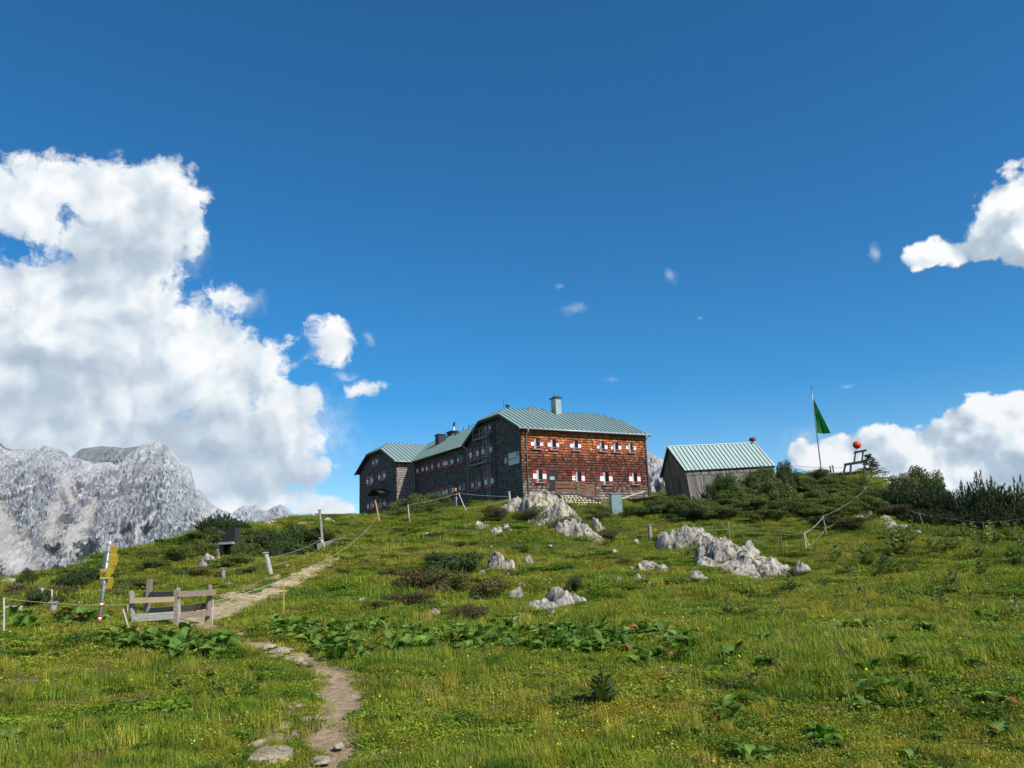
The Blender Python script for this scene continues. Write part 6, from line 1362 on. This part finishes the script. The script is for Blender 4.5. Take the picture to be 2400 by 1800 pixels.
def patch_obj(name, parts, m):
    V = []; F = []; C = []; b = 0
    for v, q, t, c in parts: V.append(v); C.append(c); F += (q + b).tolist() + (t + b).tolist(); b += len(v)
    V = np.concatenate(V); C = np.concatenate(C); me = bpy.data.meshes.new(name); me.from_pydata(V.tolist(), [], F); a = me.color_attributes.new('col', 'FLOAT_COLOR', 'POINT'); a.data.foreach_set('color', np.hstack([C, np.ones((len(C), 1))]).ravel()); me.materials.append(m); me.update()
    return bpy.data.objects.new(name, me)      # stays unlinked: only its instances are in the scene
def grass_mat():
    m = bpy.data.materials.new('grass_blade'); m.use_nodes = True; T = NT(m.node_tree); b = T.n['Principled BSDF']; out = T.n['Material Output']
    pos = T.new('ShaderNodeNewGeometry').outputs['Position']; nb, nm = T.noise(pos, .16, 4, .55), T.noise(pos, 1.3, 4, .6)
    c = T.ramp(nb, [(.30, (.132, .198, .016)), (.48, (.205, .232, .022)), (.68, (.285, .252, .036))])
    c = T.mix(T.maprange(nm, .54, .72), c, (.250, .205, .070, 1)); c = T.mix(T.maprange(nm, .46, .30), c, (.058, .118, .014, 1))
    a = T.new('ShaderNodeAttribute', attribute_name='col'); c = T.mix(1.0, c, a.outputs['Color'], 'MULTIPLY'); oi = T.new('ShaderNodeObjectInfo'); c = T.mix(1.0, c, T.maprange(oi.outputs['Random'], 0, 1, .72, 1.28, smooth=False), 'MULTIPLY')
    T.put(b.inputs['Base Color'], c); b.inputs['Roughness'].default_value = .65; b.inputs['Specular IOR Level'].default_value = .2
    tr = T.new('ShaderNodeBsdfTranslucent'); T.put(tr.inputs[0], T.mix(1.0, c, (1.25, 1.3, .6, 1), 'MULTIPLY')); mx = T.new('ShaderNodeMixShader'); mx.inputs[0].default_value = .28; T.l.new(b.outputs[0], mx.inputs[1]); T.l.new(tr.outputs[0], mx.inputs[2]); T.l.new(mx.outputs[0], out.inputs[0]); return m
M_grass = grass_mat(); M_yel = mat('yellow_petal', (.75, .50, .02), .6, .1, 5, trans=.2); M_wht = mat('white_petal', (.72, .72, .62), .6, .1, 5, trans=.2)
GC = [(1, 1, 1), (.8, .95, .8), (1.15, 1.05, .8), (1.5, 1.2, .9), (.65, .85, .7)]; DC = [(1.5, 1.25, 1.5), (1.25, 1.15, 1.2), (1, 1, 1), (1.8, 1.5, 2.0)]; LC = [(.8, 1.05, .9), (.65, .95, .8), (1, 1.1, .9)]
PATCH = [patch_obj('turf_a', [blade_patch(1, 330, .34, .035, .10, .0042, .8, GC), clover_patch(2, 110, .34, .017, LC)], M_grass), patch_obj('turf_b', [blade_patch(3, 300, .34, .03, .085, .0045, 1.1, GC + DC), clover_patch(4, 150, .34, .015, GC)], M_grass),
         patch_obj('turf_c', [blade_patch(5, 360, .34, .04, .12, .0040, .9, GC + DC[:2]), clover_patch(6, 60, .34, .014, LC)], M_grass), patch_obj('turf_lush', [blade_patch(7, 260, .30, .08, .22, .0050, .7, LC + GC[:2])], M_grass),
         patch_obj('tuft_dry', [blade_patch(8, 170, .14, .14, .34, .0036, .9, DC)], M_grass), patch_obj('herb', [clover_patch(9, 230, .30, .030, LC), blade_patch(10, 90, .3, .05, .14, .004, .8, GC)], M_grass),
         patch_obj('yellow_flowers', [flower_patch(11, 8, .45, .017, .11, (1, 1, 1), LC)], M_yel), patch_obj('white_flowers', [flower_patch(12, 14, .5, .010, .08, (1, 1, 1), LC)], M_wht),
         patch_obj('seed_stalks', [blade_patch(13, 26, .30, .20, .42, .0024, .5, [(2.0, 1.7, 2.2), (1.6, 1.5, 1.6)])], M_grass), patch_obj('dark_herb', [clover_patch(14, 260, .26, .026, [(.42, .66, .6), (.55, .8, .7)]), blade_patch(15, 120, .26, .08, .2, .005, .7, [(.5, .75, .7)])], M_grass)]
def scatter(name, pts, idx, rz, scl, label, objs):
    """one object whose geometry nodes stand patches of blades on a cloud of ground points"""
    me = bpy.data.meshes.new(name); me.from_pydata(pts.tolist(), [], [])
    for nm, ty, dat in (('pidx', 'INT', idx), ('prot', 'FLOAT_VECTOR', rz), ('pscl', 'FLOAT_VECTOR', scl)):
        a = me.attributes.new(nm, ty, 'POINT'); a.data.foreach_set('value' if ty == 'INT' else 'vector', np.asarray(dat).ravel().astype(np.int32 if ty == 'INT' else np.float32))
    o = bpy.data.objects.new(name, me); COL.objects.link(o); tag(o, label, 'grass', kind='stuff')
    ng = bpy.data.node_groups.new(name, 'GeometryNodeTree'); ng.interface.new_socket('Geometry', in_out='INPUT', socket_type='NodeSocketGeometry'); ng.interface.new_socket('Geometry', in_out='OUTPUT', socket_type='NodeSocketGeometry')
    N = ng.nodes; L = ng.links; gi, go = N.new('NodeGroupInput'), N.new('NodeGroupOutput'); jn = N.new('GeometryNodeJoinGeometry'); prev = []
    for ob in objs: oi = N.new('GeometryNodeObjectInfo'); oi.inputs['Object'].default_value = ob; oi.inputs['As Instance'].default_value = True; prev.append(oi.outputs['Geometry'])
    for s in reversed(prev): L.new(s, jn.inputs[0])
    ip = N.new('GeometryNodeInstanceOnPoints'); ip.inputs['Pick Instance'].default_value = True; L.new(gi.outputs[0], ip.inputs['Points']); L.new(jn.outputs[0], ip.inputs['Instance'])
    for nm, ty, sock in (('pidx', 'INT', 'Instance Index'), ('prot', 'FLOAT_VECTOR', 'Rotation'), ('pscl', 'FLOAT_VECTOR', 'Scale')):
        na = N.new('GeometryNodeInputNamedAttribute'); na.data_type = ty; na.inputs['Name'].default_value = nm; L.new([q for q in na.outputs if q.enabled and q.name == 'Attribute'][0], ip.inputs[sock])
    L.new(ip.outputs[0], go.inputs[0]); md = o.modifiers.new('scatter', 'NODES'); md.node_group = ng; return o
def turf():
    rg = np.random.default_rng(31); PTS = []; SC = []
    for d0, d1, step, s in ((3.6, 9, .135, .62), (9, 16, .20, .85), (16, 27, .31, 1.2), (27, 45, .50, 1.75), (45, 75, .80, 2.5), (75, 112, 1.3, 3.4)):
        g = np.arange(-d1, d1, step); X, Y = np.meshgrid(g, np.arange(0, d1, step)); X = X.ravel() + rg.uniform(-.5, .5, X.size) * step; Y = Y.ravel() + rg.uniform(-.5, .5, Y.size) * step
        D = np.hypot(X, Y); k = (D >= d0) & (D < d1) & (np.abs(np.arctan2(X, Y)) < .70); X, Y = X[k], Y[k]; PTS.append(np.stack([X, Y], 1)); SC.append(np.full(len(X), s))
    P = np.concatenate(PTS); S = np.concatenate(SC); X, Y = P[:, 0], P[:, 1]; hm = hutmask(X, Y)
    dm = dirt_mask(X, Y); bm_ = bare_mask(X, Y); nz = nvec(X, Y, 1.7, 3, 5.0)
    keep = (hm < .5) & (dm + nz * .35 < .30 + .25 * rg.random(len(X))) & (bm_ * .8 + nz * .3 < .30 + .6 * rg.random(len(X)))
    X, Y, S, dm = X[keep], Y[keep], S[keep], dm[keep]; Z = gz(X, Y); n = len(X); D = np.hypot(X, Y)
    n1, n2 = nvec(X, Y, .35, 3, 1.0), nvec(X, Y, .9, 3, 7.0); u = rg.random(n); idx = np.where(u < .36, 0, np.where(u < .68, 1, 2))
    idx = np.where((n1 > .18) & (u < .5), 3, idx); idx = np.where((n2 < -.28) & (u > .55), 5, idx); idx = np.where((n2 > .30) & (u > .88), 4, idx); idx = np.where((u > .975), 4, idx)
    v = rg.random(n); idx = np.where(v < .030 + .02 * (n1 > .1), 6, idx); idx = np.where(v > .955, 7, idx); idx = np.where((v > .10) & (v < .15), 8, idx); idx = np.where((n2 > .12) & (n1 < -.05) & (u < .33), 9, idx); idx = np.where((v > .2) & (v < .225), 9, idx)
    near_path = dm > .02; sz = np.where(near_path, .6, 1.0) * (1 + .35 * n1)
    scl = np.stack([S, S, S * sz * np.clip(1.0 - .010 * (D - 10), .55, 1.0)], 1) * rg.uniform(.8, 1.25, (n, 1)); rot = np.stack([rg.uniform(-.12, .12, n), rg.uniform(-.12, .12, n), rg.uniform(0, 6.28, n)], 1)
    fl = (idx == 6) | (idx == 7); scl[fl] *= np.array([1, 1, 1.0]) * .9
    scatter('grass', np.stack([X, Y, Z], 1), idx, rot, scl, 'short alpine grass with clover and tiny flowers covering the meadow', PATCH); print('turf instances', n)
turf()
# ------------------------------------------------------------------ mountain air
def haze():
    V = [(x, y, z) for z in (-420, 1150) for y in (-9100, 10200) for x in (-9200, 9200)]
    mb = MB(); mb.add(V, [(0, 2, 3, 1), (4, 5, 7, 6), (0, 1, 5, 4), (2, 6, 7, 3), (0, 4, 6, 2), (1, 3, 7, 5)])
    m = bpy.data.materials.new('haze_air'); m.use_nodes = True; T = NT(m.node_tree); T.n.remove(T.n['Principled BSDF'])
    pv = T.new('ShaderNodeVolumePrincipled'); pv.inputs['Color'].default_value = (.78, .88, 1.0, 1); pv.inputs['Density'].default_value = HAZE; pv.inputs['Anisotropy'].default_value = 0.0
    T.l.new(pv.outputs[0], T.n['Material Output'].inputs['Volume'])
    o = mb.build('haze', m); tag(o, 'thin bluish mountain air paling the far peaks', 'haze', kind='stuff')
HAZE = 2.4e-5
haze()
